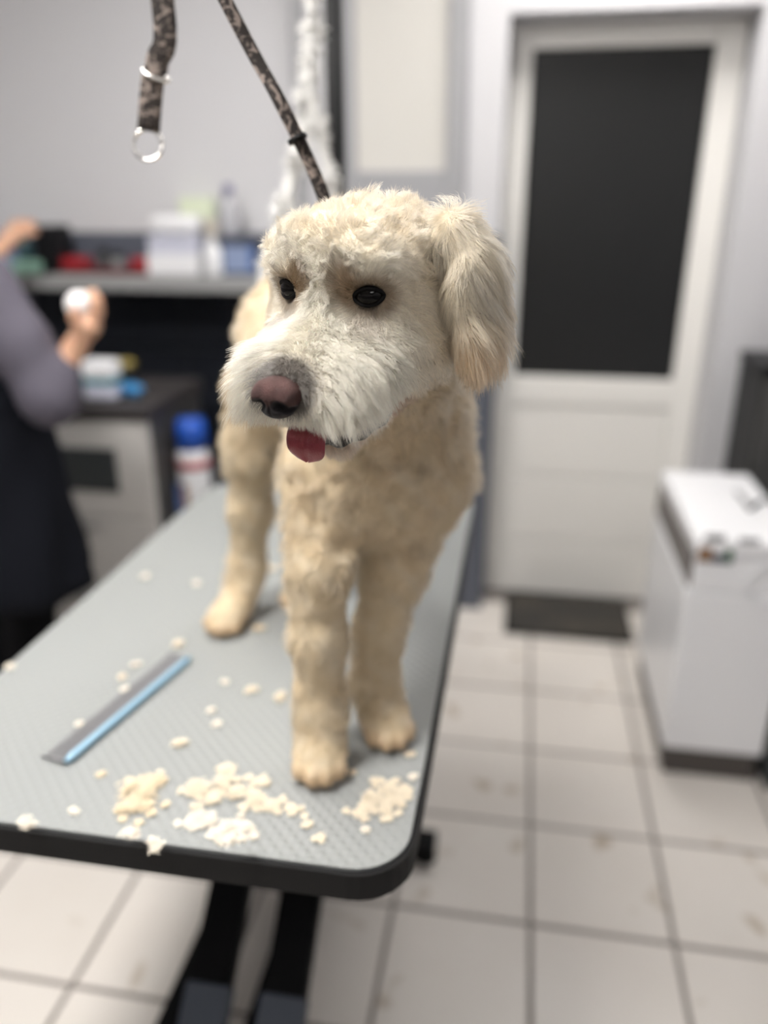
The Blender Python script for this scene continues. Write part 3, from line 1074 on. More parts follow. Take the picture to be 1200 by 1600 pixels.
g = np.random.default_rng(21)
single = [(282, 1162, 15, 'tuft'), (393, 1080, 12, 'tuft'), (440, 1090, 17, 'tuft'), (352, 1066, 7, 'tuft_pale'), (330, 1112, 7, 'tuft_pale'), (340, 1133, 7, 'tuft_pale'),
          (278, 1010, 14, 'tuft'), (215, 1040, 9, 'tuft_pale'), (192, 1060, 9, 'tuft'), (196, 1078, 7, 'tuft_pale'), (124, 1132, 8, 'tuft_pale'),
          (228, 902, 10, 'tuft_pale'), (308, 912, 9, 'tuft_pale'), (425, 890, 12, 'tuft'), (405, 985, 12, 'tuft_tan'), (490, 1220, 9, 'tuft_tan'),
          (552, 1208, 8, 'tuft'), (590, 1165, 16, 'tuft'), (642, 1180, 8, 'tuft'), (432, 815, 8, 'tuft_tan'), (15, 1045, 10, 'tuft_pale'), (645, 1215, 7, 'tuft_pale'), (115, 1270, 8, 'tuft_pale'),
          (498, 1312, 9, 'tuft'), (480, 1292, 9, 'tuft'), (570, 1300, 8, 'tuft_pale')]
SINGLE_LABELS = ['flat cream fur tuft right of the comb, alone', 'cream fur tuft between the comb and the front paws', 'cream fur tuft touching the left of the nearest front leg', 'tiny pale fur tuft beyond the one between comb and paws', 'tiny pale fur tuft left of the middle tufts', 'tiny pale fur tuft just below the middle tufts', 'cream fur tuft beside the far tip of the comb', 'pale fur tuft lying left of the comb far tip', 'cream fur tuft on the comb teeth, far half', 'small pale fur tuft on the comb teeth, middle', 'pale fur tuft on the comb teeth, near half', 'pale fur wisp near the left table edge, far back', 'pale fur wisp left of the hind leg', 'cream fur tuft behind the nearest front leg', 'tan fur tuft right of the hind paw', 'tan fur tuft under the toes of the nearest front paw', 'small cream fur tuft right of the nearest front paw', 'long cream fur tuft in front of the farther front paw', 'small fur tuft right of the farther front paw', 'tan fur tuft in the gap beside the hind leg', 'pale fur tuft on the far left table edge', 'pale fur tuft on the right table edge near the corner', 'pale fur tuft left of the tan heap', 'cream fur tuft nearest the front edge, centre right', 'cream fur tuft just behind the centre right edge tuft', 'pale fur tuft near the rounded table corner']
for k, (px, py, rp_, mm) in enumerate(single):
    c = at(px, py, z=TZ)
    sc = np.linalg.norm(at(px + rp_, py, z=TZ) - c)
    bm = bmesh.new()
    tuft_bm(bm, c + np.array([0, 0, .0004]), sc, 60, g, .55)
    tag(from_bm('fur_tuft', bm, M[mm]), SINGLE_LABELS[k], 'fur tuft', 'loose fur tufts on the table')
piles = [('flat tan heap of fur clippings left of the front paws', [(215, 1240, 34), (200, 1262, 24), (240, 1225, 22), (222, 1262, 20)], 'tuft_tan', 130),
         ('wide cream heap of fur clippings in front of the dog', [(310, 1235, 24), (345, 1225, 26), (375, 1240, 22), (395, 1252, 20), (425, 1260, 18), (330, 1250, 18), (350, 1205, 12), (410, 1225, 12), (455, 1265, 12)], 'tuft', 110),
         ('pale curly heap of fur clippings at the front table edge', [(355, 1300, 22), (378, 1296, 16), (345, 1312, 14), (325, 1285, 14), (310, 1278, 14), (300, 1290, 12)], 'tuft_pale', 120),
         ('scattered heap of fur clippings at the right table edge', [(585, 1250, 22), (610, 1235, 18), (560, 1270, 16), (630, 1240, 14), (600, 1265, 14), (575, 1262, 16), (622, 1256, 12)], 'tuft', 90)]
for lab, spots, mm, n in piles:
    bm = bmesh.new()
    sp = list(spots)
    for (px, py, rp_) in spots:
        for _ in range(4):
            sp.append((px + g.normal() * rp_ * 1.1, py + g.normal() * rp_ * .55, g.uniform(5, 10)))
    for (px, py, rp_) in sp:
        c = at(px, py, z=TZ)
        if c[1] < TY0 + .008 or c[0] > TX1 - .008:
            continue
        tuft_bm(bm, c + np.array([0, 0, .0004]), np.linalg.norm(at(px + rp_, py, z=TZ) - c), n if rp_ > 11 else 24, g, .5)
    tag(from_bm('fur_clippings', bm, M[mm]), lab, 'fur clippings', kind='stuff')
# clumps caught on the front edge
EDGE_LABELS = ['fur tuft caught on the black table edge below the tan heap', 'leftmost fur tuft caught on the black table edge',
               'fur tuft caught on the black table edge below the pale heap', 'faint fur wisp low on the black table edge']
for k, (px, py) in enumerate(((203, 1310), (42, 1290), (372, 1318), (240, 1325))):
    c = at(px, py, Y=TY0 - .012)
    bm = bmesh.new()
    tuft_bm(bm, c, .011, 60, g, 1.0)
    tag(from_bm('fur_tuft', bm, M['tuft_pale']), EDGE_LABELS[k], 'fur tuft', 'fur tufts on the table edge')


# ================================================================== the dog
# built in metres right of / ahead of the photographer, so its empty is turned by YAW

class Field:
    """smooth random vector field"""
    def __init__(self, scale, seed, n=24):
        g = np.random.default_rng(seed)
        self.k = g.normal(size=(n, 3)) * scale
        self.ph = g.uniform(0, 2 * np.pi, n)
        self.a = g.normal(size=(n, 3)) / math.sqrt(n) * 1.4

    def __call__(self, P):
        return np.cos(P @ self.k.T + self.ph) @ self.a


DO = np.array([-0.035, 0.80, TZ + 0.0008])
dog = empty('dog', tuple(W(*DO)), 'cream curly-coated dog standing on the grooming table with tongue out', 'dog')
dog.rotation_euler = (0, 0, YAW)

HC = np.array([-0.008, 0.71, 1.385])
HY, HP = math.radians(30), math.radians(10)
_Fh = np.array([-math.sin(HY), -math.cos(HY), 0.0])
_Z = np.array([0, 0, 1.0])
H_F = _Fh * math.cos(HP) - _Z * math.sin(HP)
H_U = _Fh * math.sin(HP) + _Z * math.cos(HP)
H_R = np.array([-math.cos(HY), math.sin(HY), 0.0])
H_ROT = np.stack([H_R, H_F, H_U], 1)      # columns = head axes (dog's right, forward, up)


def Hd(x, y, z):
    return HC + H_ROT @ np.array([x, y, z], float)


EYES = [(0.0345, 0.0665, 0.014), (-0.0355, 0.0665, 0.012)]


def eye_dir(e):
    a = math.radians(24) * (1 if e[0] > 0 else -1)
    return np.array([math.sin(a), math.cos(a), 0.0]), np.array([math.cos(a), -math.sin(a), 0.0])


head = SDF()
head.ell(Hd(0, 0, -.003), (.073, .080, .070), H_ROT, .02)
head.ell(Hd(0, .030, .018), (.062, .048, .045), H_ROT, .02)
for s in (-1, 1):
    head.ell(Hd(s * .041, .022, -.035), (.040, .050, .041), H_ROT, .02)
    head.ell(Hd(s * .030, .048, .036), (.028, .024, .020), H_ROT, .03)
head.cone(Hd(0, .050, -.030), Hd(0, .125, -.045), .042, .026, .02)
for s in (-1, 1):
    head.ell(Hd(s * .033, .068, -.046), (.031, .052, .030), H_ROT, .022)
for s in (-1, 1):
    head.ell(Hd(s * .024, .110, -.050), (.028, .039, .023), H_ROT, .018)
head.cone(Hd(0, .010, -.080), Hd(0, .084, -.110), .034, .013, .008)
for e in EYES:
    _ed = np.array(e) + .012 * eye_dir(e)[0]
    head.cut(Hd(*_ed), (.0125, .0125, .0092), H_ROT, .006)
ears = SDF()
for s in (-1, 1):
    o = .008 if s > 0 else 0          # the far ear lies closer to the head
    ears.ell(Hd(s * (.071 - o), -.010 - o, .034 - o), (.023, .032, .026), H_ROT, .006)
    ears.ell(Hd(s * (.091 - o), -.006 - o, .004), (.018, .037, .040), H_ROT, .02)
    ears.ell(Hd(s * (.099 - o), -.002 - o, -.026), (.014, .036, .038), H_ROT, .02)
trunk = SDF()
trunk.ell((.000, .885, 1.175), (.092, .098, .108), None, .03)
trunk.cone((.0, .90, 1.225), (-.11, 1.10, 1.262), .098, .082, .03)
trunk.ell((-.115, 1.12, 1.255), (.084, .105, .118), None, .03)
trunk.cone((.0, .855, 1.26), (.0, .755, 1.345), .082, .066, .03)
# front legs: dog's right (nearer), dog's left
trunk.chain([((-.058, .845, 1.165), .058), ((-.072, .805, 1.070), .034), ((-.075, .790, .985), .0285), ((-.0745, .787, .895), .0275), ((-.0745, .778, .862), .028)], .022)
trunk.chain([((.050, .890, 1.150), .058), ((.010, .860, 1.045), .036), ((-.006, .852, .960), .0285), ((-.011, .848, .890), .0275), ((-.006, .842, .862), .028)], .022)
# hind legs
trunk.chain([((-.175, 1.12, 1.205), .052), ((-.195, 1.13, 1.115), .039), ((-.207, 1.145, 1.010), .031), ((-.219, 1.155, .905), .027), ((-.232, 1.125, .862), .027)], .022)
trunk.chain([((-.065, 1.17, 1.20), .052), ((-.085, 1.20, 1.115), .040), ((-.10, 1.235, 1.010), .031), ((-.115, 1.245, .905), .027), ((-.125, 1.205, .862), .027)], .022)
PAWS = [((-.075, .762), (.05, -1)), ((.003, .826), (.25, -1)), ((-.243, 1.097), (-.35, -1)), ((-.135, 1.175), (-.3, -1))]
for (pc, hd) in PAWS:
    h = np.array(hd) / np.hypot(*hd)
    sdv = np.array([-h[1], h[0]])
    R = np.stack([[*sdv, 0], [*h, 0], [0, 0, 1]], 1)
    trunk.ell((*pc, .853), (.030, .034, .024), R, .014)
    for (s, f) in ((-.022, .018), (-.008, .030), (.008, .030), (.022, .018)):
        q = np.array(pc) + sdv * s + h * f
        trunk.ell((*q, .846), (.0095, .015, .0135), R, .004)
# tail, carried up behind the head
trunk.chain([((-.14, 1.21, 1.335), .026), ((-.15, 1.245, 1.37), .022), ((-.145, 1.26, 1.40), .014)], .02)

full = SDF()
full.p = trunk.p + [p for p in head.p if p[0] != 'cut'] + [(*p[:-1], .007) for p in ears.p] + [p for p in head.p if p[0] == 'cut']
V0, F0 = full.mesh(.0042)
_e = .002
_G = np.stack([full.eval(V0 + np.eye(3)[i] * _e) - full.eval(V0 - np.eye(3)[i] * _e) for i in range(3)], 1)
_G /= np.maximum(np.linalg.norm(_G, axis=1, keepdims=True), 1e-9)
_L = (V0 - HC) @ H_ROT
_amp = np.where(ears.eval(V0) < .01, 0.0, np.where((head.eval(V0) < .01), .6 * np.clip((_L[:, 2] - .02) / .02, 0, 1), np.where(V0[:, 2] > 1.08, .6, .38))) * np.clip((V0[:, 2] - .87) / .05, 0, 1)
_rel = _amp * (.0024 * Field(95, 41)(V0)[:, 0] + .0014 * Field(210, 42)(V0)[:, 0])
V0 = V0 + _G * _rel[:, None]
V0[:, 2] = np.maximum(V0[:, 2], TZ + .0010)
SKIN = bpy.data.materials.new('cream undercoat')
SKIN.use_nodes = True
body_me, Vb = np_mesh('dog_body', V0 - DO, F0, True, 1)
Vb = Vb + DO
body = link('body', body_me, SKIN, dog)

# ---- normals and surface sampling
nrm = np.zeros(len(Vb) * 3)
body_me.vertices.foreach_get('normal', nrm)
nrm = nrm.reshape(-1, 3)
tri = np.concatenate([F0[:, [0, 1, 2]], F0[:, [0, 2, 3]]])


def sstep(a, b, x):
    t = np.clip((x - a) / (b - a), 0, 1)
    return t * t * (3 - 2 * t)


def nz(v):
    return v / np.maximum(np.linalg.norm(v, axis=-1, keepdims=True), 1e-9)


def coat_colour(P, L, wear, hw):
    """coat pigment, plus painted shade at the neck, at points P (L = head coordinates)"""
    n = len(P)
    base = np.array([.68, .555, .375])
    C = np.tile(base, (n, 1)) * (1 - hw[:, None]) + np.array([.82, .71, .535]) * hw[:, None]
    f1 = Field(55, 3)(P)[:, 0]
    f2 = Field(160, 4)(P)[:, 0]
    x, y, z = L.T

    def mix(c, wgt):
        C[:] = C * (1 - wgt[:, None]) + np.array(c) * wgt[:, None]
    mix((.74, .58, .38), np.clip(.35 + .5 * f1, 0, 1) * (.45 - .25 * hw))
    mix((.86, .79, .67), np.clip(.3 * f2 + .2, 0, 1) * (.3 + .4 * hw))
    # whiter face and muzzle
    fw = hw * sstep(.03, .085, y) * sstep(.09, .03, z)
    mix((.925, .87, .755), fw * .85)
    mix((.70, .53, .38), hw * (1 - wear) * sstep(-.084, -.094, z) * .8)
    # apricot on the crown and the ear tips
    mix((.80, .66, .47), hw * sstep(.035, .07, z) * np.clip(.4 + .6 * f1, 0, 1) * .45)
    mix((.80, .56, .32), wear * sstep(.0, -.045, z) * sstep(-.03, .015, y) * .8)
    C *= (1 - .04 * wear)[:, None]
    # brown round the eyes, grey tear patch
    for e in EYES:
        de = np.linalg.norm((L - np.array(e)) * np.array([.8, .8, 1.0]), axis=1)
        mix((.25, .17, .10), hw * sstep(.022, .014, de) * .80)
        inner = np.linalg.norm((L - np.array([e[0] * .60, e[1] + .010, e[2] + .010])) * np.array([1, .7, .8]), axis=1)
        mix((.30, .20, .115), hw * sstep(.019, .006, inner) * .85)
        under = np.linalg.norm((L - np.array([e[0] * .90, e[1] + .006, e[2] - .030])) * np.array([1.0, .8, .8]), axis=1)
        mix((.30, .25, .20), hw * sstep(.024, .009, under) * .78)
    # dark skin round the nose
    dn = np.linalg.norm((L - np.array([0, .150, -.037])) * np.array([.9, 1, 1.1]), axis=1)
    mix((.055, .045, .043), hw * sstep(.032, .022, dn) * .9)
    # pinkish bare skin at the corner of the mouth
    for s in (-1, 1):
        dm_ = np.linalg.norm((L - np.array([s * .040, .045, -.098])) * np.array([1, .6, 1.2]), axis=1)
        mix((.66, .40, .31), hw * sstep(.026, .012, dm_) * .75)
    dk = np.linalg.norm((L - np.array([-.045, -.012, -.112])) * np.array([.8, .7, 1.2]), axis=1)  # brown neck curls, with the deep shade behind the cheek painted in
    mix((.44, .32, .19), sstep(.038, .014, dk) * .6 * np.clip(.6 + .5 * f2, 0, 1))
    # tan toes
    toe = sstep(.865, .845, P[:, 2]) * (1 - hw)
    mix((.66, .46, .28), toe * .65)
    return np.clip(C, 0, 1)


def regions(P):
    L = (P - HC) @ H_ROT
    dh = head.eval(P)
    de = ears.eval(P)
    dt = trunk.eval(P)
    wear = sstep(.004, -.003, de - np.minimum(dh, dt))
    hw = sstep(.006, -.006, np.minimum(dh, de) - dt)
    return L, wear, hw


def grow(name, n, dens_fn, seed, radius, clump_n, npt=6):
    g = np.random.default_rng(seed)
    a, b, c = Vb[tri[:, 0]], Vb[tri[:, 1]], Vb[tri[:, 2]]
    area = np.linalg.norm(np.cross(b - a, c - a), axis=1) * .5
    cen = (a + b + c) / 3
    wgt = area * dens_fn(cen)
    pick = g.choice(len(tri), n, p=wgt / wgt.sum())
    u, v = g.random(n), g.random(n)
    fl = u + v > 1
    u[fl], v[fl] = 1 - u[fl], 1 - v[fl]
    bw = np.stack([1 - u - v, u, v], 1)[:, :, None]
    P = (np.stack([a[pick], b[pick], c[pick]], 1) * bw).sum(1)
    N = nz((nrm[tri[pick]] * bw).sum(1))
    L, wear, hw = regions(P)
    x, y, z = L.T
    sx = np.sign(x + 1e-6)
    fA, fB, fC = Field(130, seed + 1)(P), Field(330, seed + 2)(P), Field(40, seed + 9)(P)

    def hv(vx, vy, vz):
        arr = np.stack(np.broadcast_arrays(vx, vy, vz), 1).astype(float)
        return arr @ H_ROT.T
    down = np.tile([0, 0, -1.0], (n, 1))
    # --- trunk and legs: short clipped plush
    leg = sstep(1.10, 1.02, P[:, 2])
    D0 = N * .75 + down * .40 + fA * .80
    D1 = down * .6 + N * .25 + fB * .7
    Len = .0125 - .004 * leg + .004 * np.clip(fC[:, 0], -1, 1)
    Len = np.where(P[:, 2] < .87, .006, Len)
    ruff = sstep(.16, .08, np.linalg.norm(P - np.array([.0, .80, 1.27]), axis=1)) * (1 - hw)
    Len = Len + ruff * .006
    # --- skull
    Hs = N * .60 + hv(sx * .15, -.45, .25) + fA * .75
    H1 = N * .25 + hv(0 * x, -.5, -.15) + fB * .8
    lh = np.full(n, .0112) + .0055 * np.clip(fA[:, 2], -1, 1)
    # cheeks
    ck = sstep(.035, .055, np.abs(x)) * sstep(.02, -.02, z)
    Hs = Hs * (1 - ck[:, None]) + (N * .5 + hv(0 * x, -.45, -.55) + fA * .4) * ck[:, None]
    H1 = H1 * (1 - ck[:, None]) + (N * .1 + hv(0 * x, -.4, -.9) + fB * .5) * ck[:, None]
    # muzzle and moustache
    mz = sstep(.050, .095, y) * sstep(.03, .0, z)
    side = sstep(.0, .02, np.abs(x)) * (.25 + .75 * sstep(.070, .108, y))
    M0 = N * .60 + hv(sx * (.15 + .55 * side), .10 - .35 * sstep(.108, .07, y), .15 - .5 * sstep(-.035, -.065, z)) + fA * .14
    M1 = N * .05 + hv(sx * .18 * side, .10 - .3 * sstep(.108, .07, y), -1.2) + fB * .14
    lm = .0165 + .021 * sstep(.014, .034, np.abs(x)) * sstep(.098, .125, y)
    dn = np.linalg.norm((L - np.array([0, .150, -.041])) * np.array([.9, 1, 1]), axis=1)
    lm = lm * (.35 + .65 * sstep(.024, .044, dn))
    Hs = Hs * (1 - mz[:, None]) + M0 * mz[:, None]
    H1 = H1 * (1 - mz[:, None]) + M1 * mz[:, None]
    lh = lh * (1 - mz) + lm * mz
    # bridge between the eyes: hair stands up and parts outward
    br = sstep(.022, .008, np.abs(x)) * sstep(.05, .07, y) * sstep(.10, .085, y)
    Hs = Hs * (1 - br[:, None]) + (N * .8 + hv(sx * .5, 0, .5) + fA * .3) * br[:, None]
    # jaw
    jw = sstep(-.078, -.088, z) * sstep(.0, .03, y)
    Hs = Hs * (1 - jw[:, None]) + (N * .7 + hv(sx * .1, -.3, -.6) + fA * .4) * jw[:, None]
    lh = lh * (1 - jw) + .009 * jw
    # round the eyes
    for e in EYES:
        ev = L - np.array(e)
        r_e = np.linalg.norm(ev * np.array([.85, .6, 1]), axis=1)
        we = sstep(.030, .016, r_e)
        rad = ev.copy()
        rad[:, 1] *= .3
        Hs = Hs * (1 - we[:, None]) + (N * .45 + (nz(rad) @ H_ROT.T) * .9 + fA * .2) * we[:, None]
        H1 = H1 * (1 - we[:, None]) + (N * .1 + (nz(rad) @ H_ROT.T) * 1.0 + fB * .25) * we[:, None]
        lh = lh * (1 - we) + (.0055 + .003 * (ev[:, 2] > .008)) * we
    # ears
    ew = wear[:, None]
    E0 = N * .48 + hv(0 * x, .05, -.80) + fA * .26
    E1 = N * .02 + hv(-sx * .1, .02, -1.1) + fB * .12 + fC * .25
    le = .020 + .005 * sstep(.02, -.03, z) + .006 * np.clip(fA[:, 0], -1, 1)
    Hs = Hs * (1 - ew) + E0 * ew
    H1 = H1 * (1 - ew) + E1 * ew
    lh = lh * (1 - wear) + le * wear
    h_ = hw[:, None]
    jit = (.17 - .08 * np.clip(hw * (mz + wear), 0, 1))[:, None]
    D0 = nz(D0 * (1 - h_) + Hs * h_ + g.normal(size=(n, 3)) * jit)
    D1 = nz(D1 * (1 - h_) + H1 * h_ + g.normal(size=(n, 3)) * jit)
    D0 = nz(D0 + N * np.maximum(0, .38 - (D0 * N).sum(1))[:, None])
    D1 = nz(D1 + N * np.maximum(0, .10 - (D1 * N).sum(1))[:, None])
    Len = (Len * (1 - hw) + lh * hw) * g.uniform(.65, 1.12, n)
    # no hair on eyes, nose, inside the mouth
    keep = np.ones(n, bool)
    for e in EYES:
        keep &= np.linalg.norm((L - np.array(e) - .010 * eye_dir(e)[0]) * np.array([1, .85, 1.42]), axis=1) > .0124
    keep &= ~((np.linalg.norm((L - np.array([0, .152, -.043])) * np.array([.9, 1, 1.15]), axis=1) < .0165))
    mouth = (np.abs(x) < .036) & (y > .03) & (z < -.066) & (z > -.106)
    keep &= ~(mouth & (hw > .5) & (N @ H_U > -.2) & (z < -.078))
    keep &= (P[:, 2] > TZ + .004)
    P, N, D0, D1, Len, L, wear, hw = [q[keep] for q in (P, N, D0, D1, Len, L, wear, hw)]
    n = len(P)
    t = np.linspace(0, 1, npt)[None, :, None]
    X = P[:, None] + Len[:, None, None] * (t * D0[:, None] * (1 - .45 * t) + .55 * t * t * D1[:, None])
    # curl
    s1 = nz(np.cross(D0, g.normal(size=(n, 3))))
    wv = (np.sin(t * g.uniform(3, 7, n)[:, None, None] + g.uniform(0, 6.28, n)[:, None, None])) * t
    X = X + s1[:, None] * wv * (Len * .07)[:, None, None]
    # clumps: tips lean to the tip of the nearest guide hair
    gi = g.choice(n, clump_n, replace=False)
    kd = kdtree.KDTree(clump_n)
    for k, i in enumerate(gi):
        kd.insert(P[i], k)
    kd.balance()
    near = np.fromiter((kd.find(p)[1] for p in P), int, n)
    G = X[gi[near]]
    Gd = G - G[:, :1]
    amt = (.22 + .5 * g.random(n))[:, None, None]
    target = X[:, :1] * .35 + G[:, :1] * .65 + Gd * np.clip(Len / np.maximum(np.linalg.norm(Gd[:, -1], axis=1), 1e-6), .5, 1.3)[:, None, None]
    X = X + (target - X) * amt * t ** 1.4
    # the moustache is trimmed level with the lip
    tipL = (X[:, -1] - HC) @ H_ROT
    zl = -.077 + .008 * sstep(.105, .080, L[:, 1])
    mzr = (hw > .5) & (wear < .5) & (L[:, 1] > .05) & (L[:, 2] > -.080)
    sc = np.where(mzr & (tipL[:, 2] < zl), (L[:, 2] - zl) / np.maximum(L[:, 2] - tipL[:, 2], 1e-6), 1)
    xl = .056 + .040 * sstep(.105, .075, L[:, 1])
    sc2 = np.where(mzr & (L[:, 1] > .07) & (np.abs(tipL[:, 0]) > xl), (xl - np.abs(L[:, 0])) / np.maximum(np.abs(tipL[:, 0]) - np.abs(L[:, 0]), 1e-6), 1)
    sc2 = np.where(L[:, 0] > 0, np.clip(sc2, .45, 1), 1)
    sc = np.clip(np.minimum(sc, sc2), .15, 1) * np.where((sc < 1) | (sc2 < 1), g.uniform(.85, 1.12, n), 1)
    X = P[:, None] + (X - P[:, None]) * sc[:, None, None]
    # keep hair out of the table and off the eyeballs
    X[:, :, 2] = np.maximum(X[:, :, 2], TZ + .0012)
    Cc = coat_colour(P, L, wear, hw)
    Cc = np.clip(Cc * g.uniform(.80, 1.14, n)[:, None], 0, .95)
    hc = bpy.data.hair_curves.new(name)
    hc.add_curves([npt] * n)
    hc.position_data.foreach_set('vector', (X - DO).ravel().astype(np.float32))
    ra = hc.attributes.new('radius', 'FLOAT', 'POINT')
    prof = np.linspace(1, .25, npt)[None, :] * radius * g.uniform(.7, 1.25, n)[:, None]
    ra.data.foreach_set('value', prof.ravel().astype(np.float32))
    ca = hc.attributes.new('fur_color', 'FLOAT_COLOR', 'CURVE')
    ca.data.foreach_set('color', np.concatenate([Cc, np.ones((n, 1))], 1).ravel().astype(np.float32))
    return hc


# undercoat colour on the body mesh
Lb, wb, hb_ = regions(Vb)
Cb = coat_colour(Vb, Lb, wb, hb_) * .92
ca = body_me.attributes.new('fur_color', 'FLOAT_COLOR', 'POINT')
ca.data.foreach_set('color', np.concatenate([Cb, np.ones((len(Cb), 1))], 1).ravel().astype(np.float32))
nt = SKIN.node_tree
at_n = nt.nodes.new('ShaderNodeAttribute')
at_n.attribute_name = 'fur_color'
nt.links.new(at_n.outputs['Color'], nt.nodes['Principled BSDF'].inputs['Base Color'])
nt.nodes['Principled BSDF'].inputs['Roughness'].default_value = .9
nt.nodes['Principled BSDF'].inputs['Specular IOR Level'].default_value = .1

FUR = bpy.data.materials.new('cream curly fur')
FUR.use_nodes = True
nt = FUR.node_tree
nt.nodes.remove(nt.nodes['Principled BSDF'])
out = [q for q in nt.nodes if q.type == 'OUTPUT_MATERIAL'][0]
at_n = nt.nodes.new('ShaderNodeAttribute')
at_n.attribute_name = 'fur_color'
hb = nt.nodes.new('ShaderNodeBsdfHairPrincipled')
hb.parametrization = 'COLOR'
hb.inputs['Roughness'].default_value = .42
hb.inputs['Radial Roughness'].default_value = .55
hb.inputs['Coat'].default_value = 0.0
df = nt.nodes.new('ShaderNodeBsdfDiffuse')
mx = nt.nodes.new('ShaderNodeMixShader')
mx.inputs[0].default_value = .45
nt.links.new(at_n.outputs['Color'], hb.inputs['Color'])
nt.links.new(at_n.outputs['Color'], df.inputs['Color'])
nt.links.new(hb.outputs[0], mx.inputs[1])
nt.links.new(df.outputs[0], mx.inputs[2])
nt.links.new(mx.outputs[0], out.inputs['Surface'])


def head_density(Pc):
    L, we, hw = regions(Pc)
    return np.clip(hw + we, 0, 1) * (1 + .5 * sstep(.05, .09, L[:, 1])) + 1e-6


def body_density(Pc):
    L, we, hw = regions(Pc)
    return np.clip(1 - hw, 0, 1) * sstep(1.35, 1.0, Pc[:, 1]) + 1e-6


hd = link('head_fur', grow('head_fur', 105000, head_density, 11, .00017, 4200, 7), FUR, dog)
tag(hd, kind='stuff')
bdf = link('coat_fur', grow('coat_fur', 90000, body_density, 12, .00022, 4200, 5), FUR, dog)
tag(bdf, kind='stuff')


def head_obj(name, V, F, m, parent, relax=0):
    """V in head coordinates"""
    Wp = (HC + V @ H_ROT.T) - DO
    me, _ = np_mesh(name, Wp, F, True, relax)
    return link(name, me, m, parent)


# ---- eyes
M['eye'] = mat('dark brown glossy eye', (0.006, 0.005, 0.0045), 0.03, spec=0.2)
M['eyelid'] = mat('dark eyelid skin', (0.006, 0.005, 0.005), 0.7, spec=0.15)
for e in EYES:
    bm = bmesh.new()
    bmesh.ops.create_uvsphere(bm, u_segments=32, v_segments=20, radius=.0125)
    for vv in bm.verts:
        vv.co = Vector(HC + H_ROT @ (np.array(e) + np.array(vv.co) * np.array([1, 1, .74])) - DO)
    me = bpy.data.meshes.new('eye')
    bm.to_mesh(me)
    bm.free()
    me.polygons.foreach_set('use_smooth', [True] * len(me.polygons))
    eb = link('eye', me, M['eye'], dog)
    # eyelid rim, almond shaped
    bm = bmesh.new()
    rim = []
    c = np.array(e)
    for k in range(41):
        t = 2 * math.pi * k / 40
        px_, pz_ = .0118 * math.cos(t), .0066 * math.sin(t) * abs(math.sin(t)) ** .25
        py_ = math.sqrt(max(.0130 ** 2 - px_ ** 2 - (pz_ / .74) ** 2, 0))
        ed_, er_ = eye_dir(e)
        rim.append(tuple(HC + H_ROT @ (c + er_ * px_ + ed_ * py_ + np.array([0, 0, pz_])) - DO))
    bm_tube(bm, rim, .0015, 10, up=tuple(H_F))
    me = bpy.data.meshes.new('eyelid')
    bm.to_mesh(me)
    bm.free()
    me.polygons.foreach_set('use_smooth', [True] * len(me.polygons))
    link('eyelid', me, M['eyelid'], eb)

# ---- nose
ns = SDF()
NC = np.array([0, .153, -.041])
ns.ell(NC + [0, -.001, .002], (.0190, .0135, .0105), None, .006)
ns.ell(NC + [0, .001, -.0085], (.0150, .0125, .0105), None, .008)
for s in (-1, 1):
    ns.ell(NC + [s * .0120, .003, -.002], (.0078, .0100, .0085), None, .005)
for s in (-1, 1):
    ns.cut(NC + [s * .0092, .0145, -.0058], (.0060, .0095, .0044), None, .003)
    ns.cut(NC + [s * .0165, .0080, -.0090], (.0050, .007, .0026), None, .003)
ns.cut(NC + [0, .0165, -.010], (.0011, .006, .010), None, .002)
v, f = ns.mesh(.0009)
NOSE = mat('liver nose leather', (0.20, 0.085, 0.08), 0.5, spec=0.22, bump=(1300, 0.8))
nt = NOSE.node_tree
bsdf = nt.nodes['Principled BSDF']
at_n = nt.nodes.new('ShaderNodeAttribute')
at_n.attribute_name = 'pigment'
nt.links.new(at_n.outputs['Color'], bsdf.inputs['Base Color'])
no = head_obj('nose', v, f, NOSE, dog, 1)
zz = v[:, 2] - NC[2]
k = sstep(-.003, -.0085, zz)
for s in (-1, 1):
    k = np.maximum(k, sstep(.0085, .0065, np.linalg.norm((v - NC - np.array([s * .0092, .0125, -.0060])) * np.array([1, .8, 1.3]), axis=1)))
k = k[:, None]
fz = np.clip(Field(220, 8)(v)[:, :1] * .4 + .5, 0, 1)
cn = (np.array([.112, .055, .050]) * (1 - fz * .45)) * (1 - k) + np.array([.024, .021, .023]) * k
ca = no.data.attributes.new('pigment', 'FLOAT_COLOR', 'POINT')
ca.data.foreach_set('color', np.concatenate([cn, np.ones((len(cn), 1))], 1).ravel().astype(np.float32))

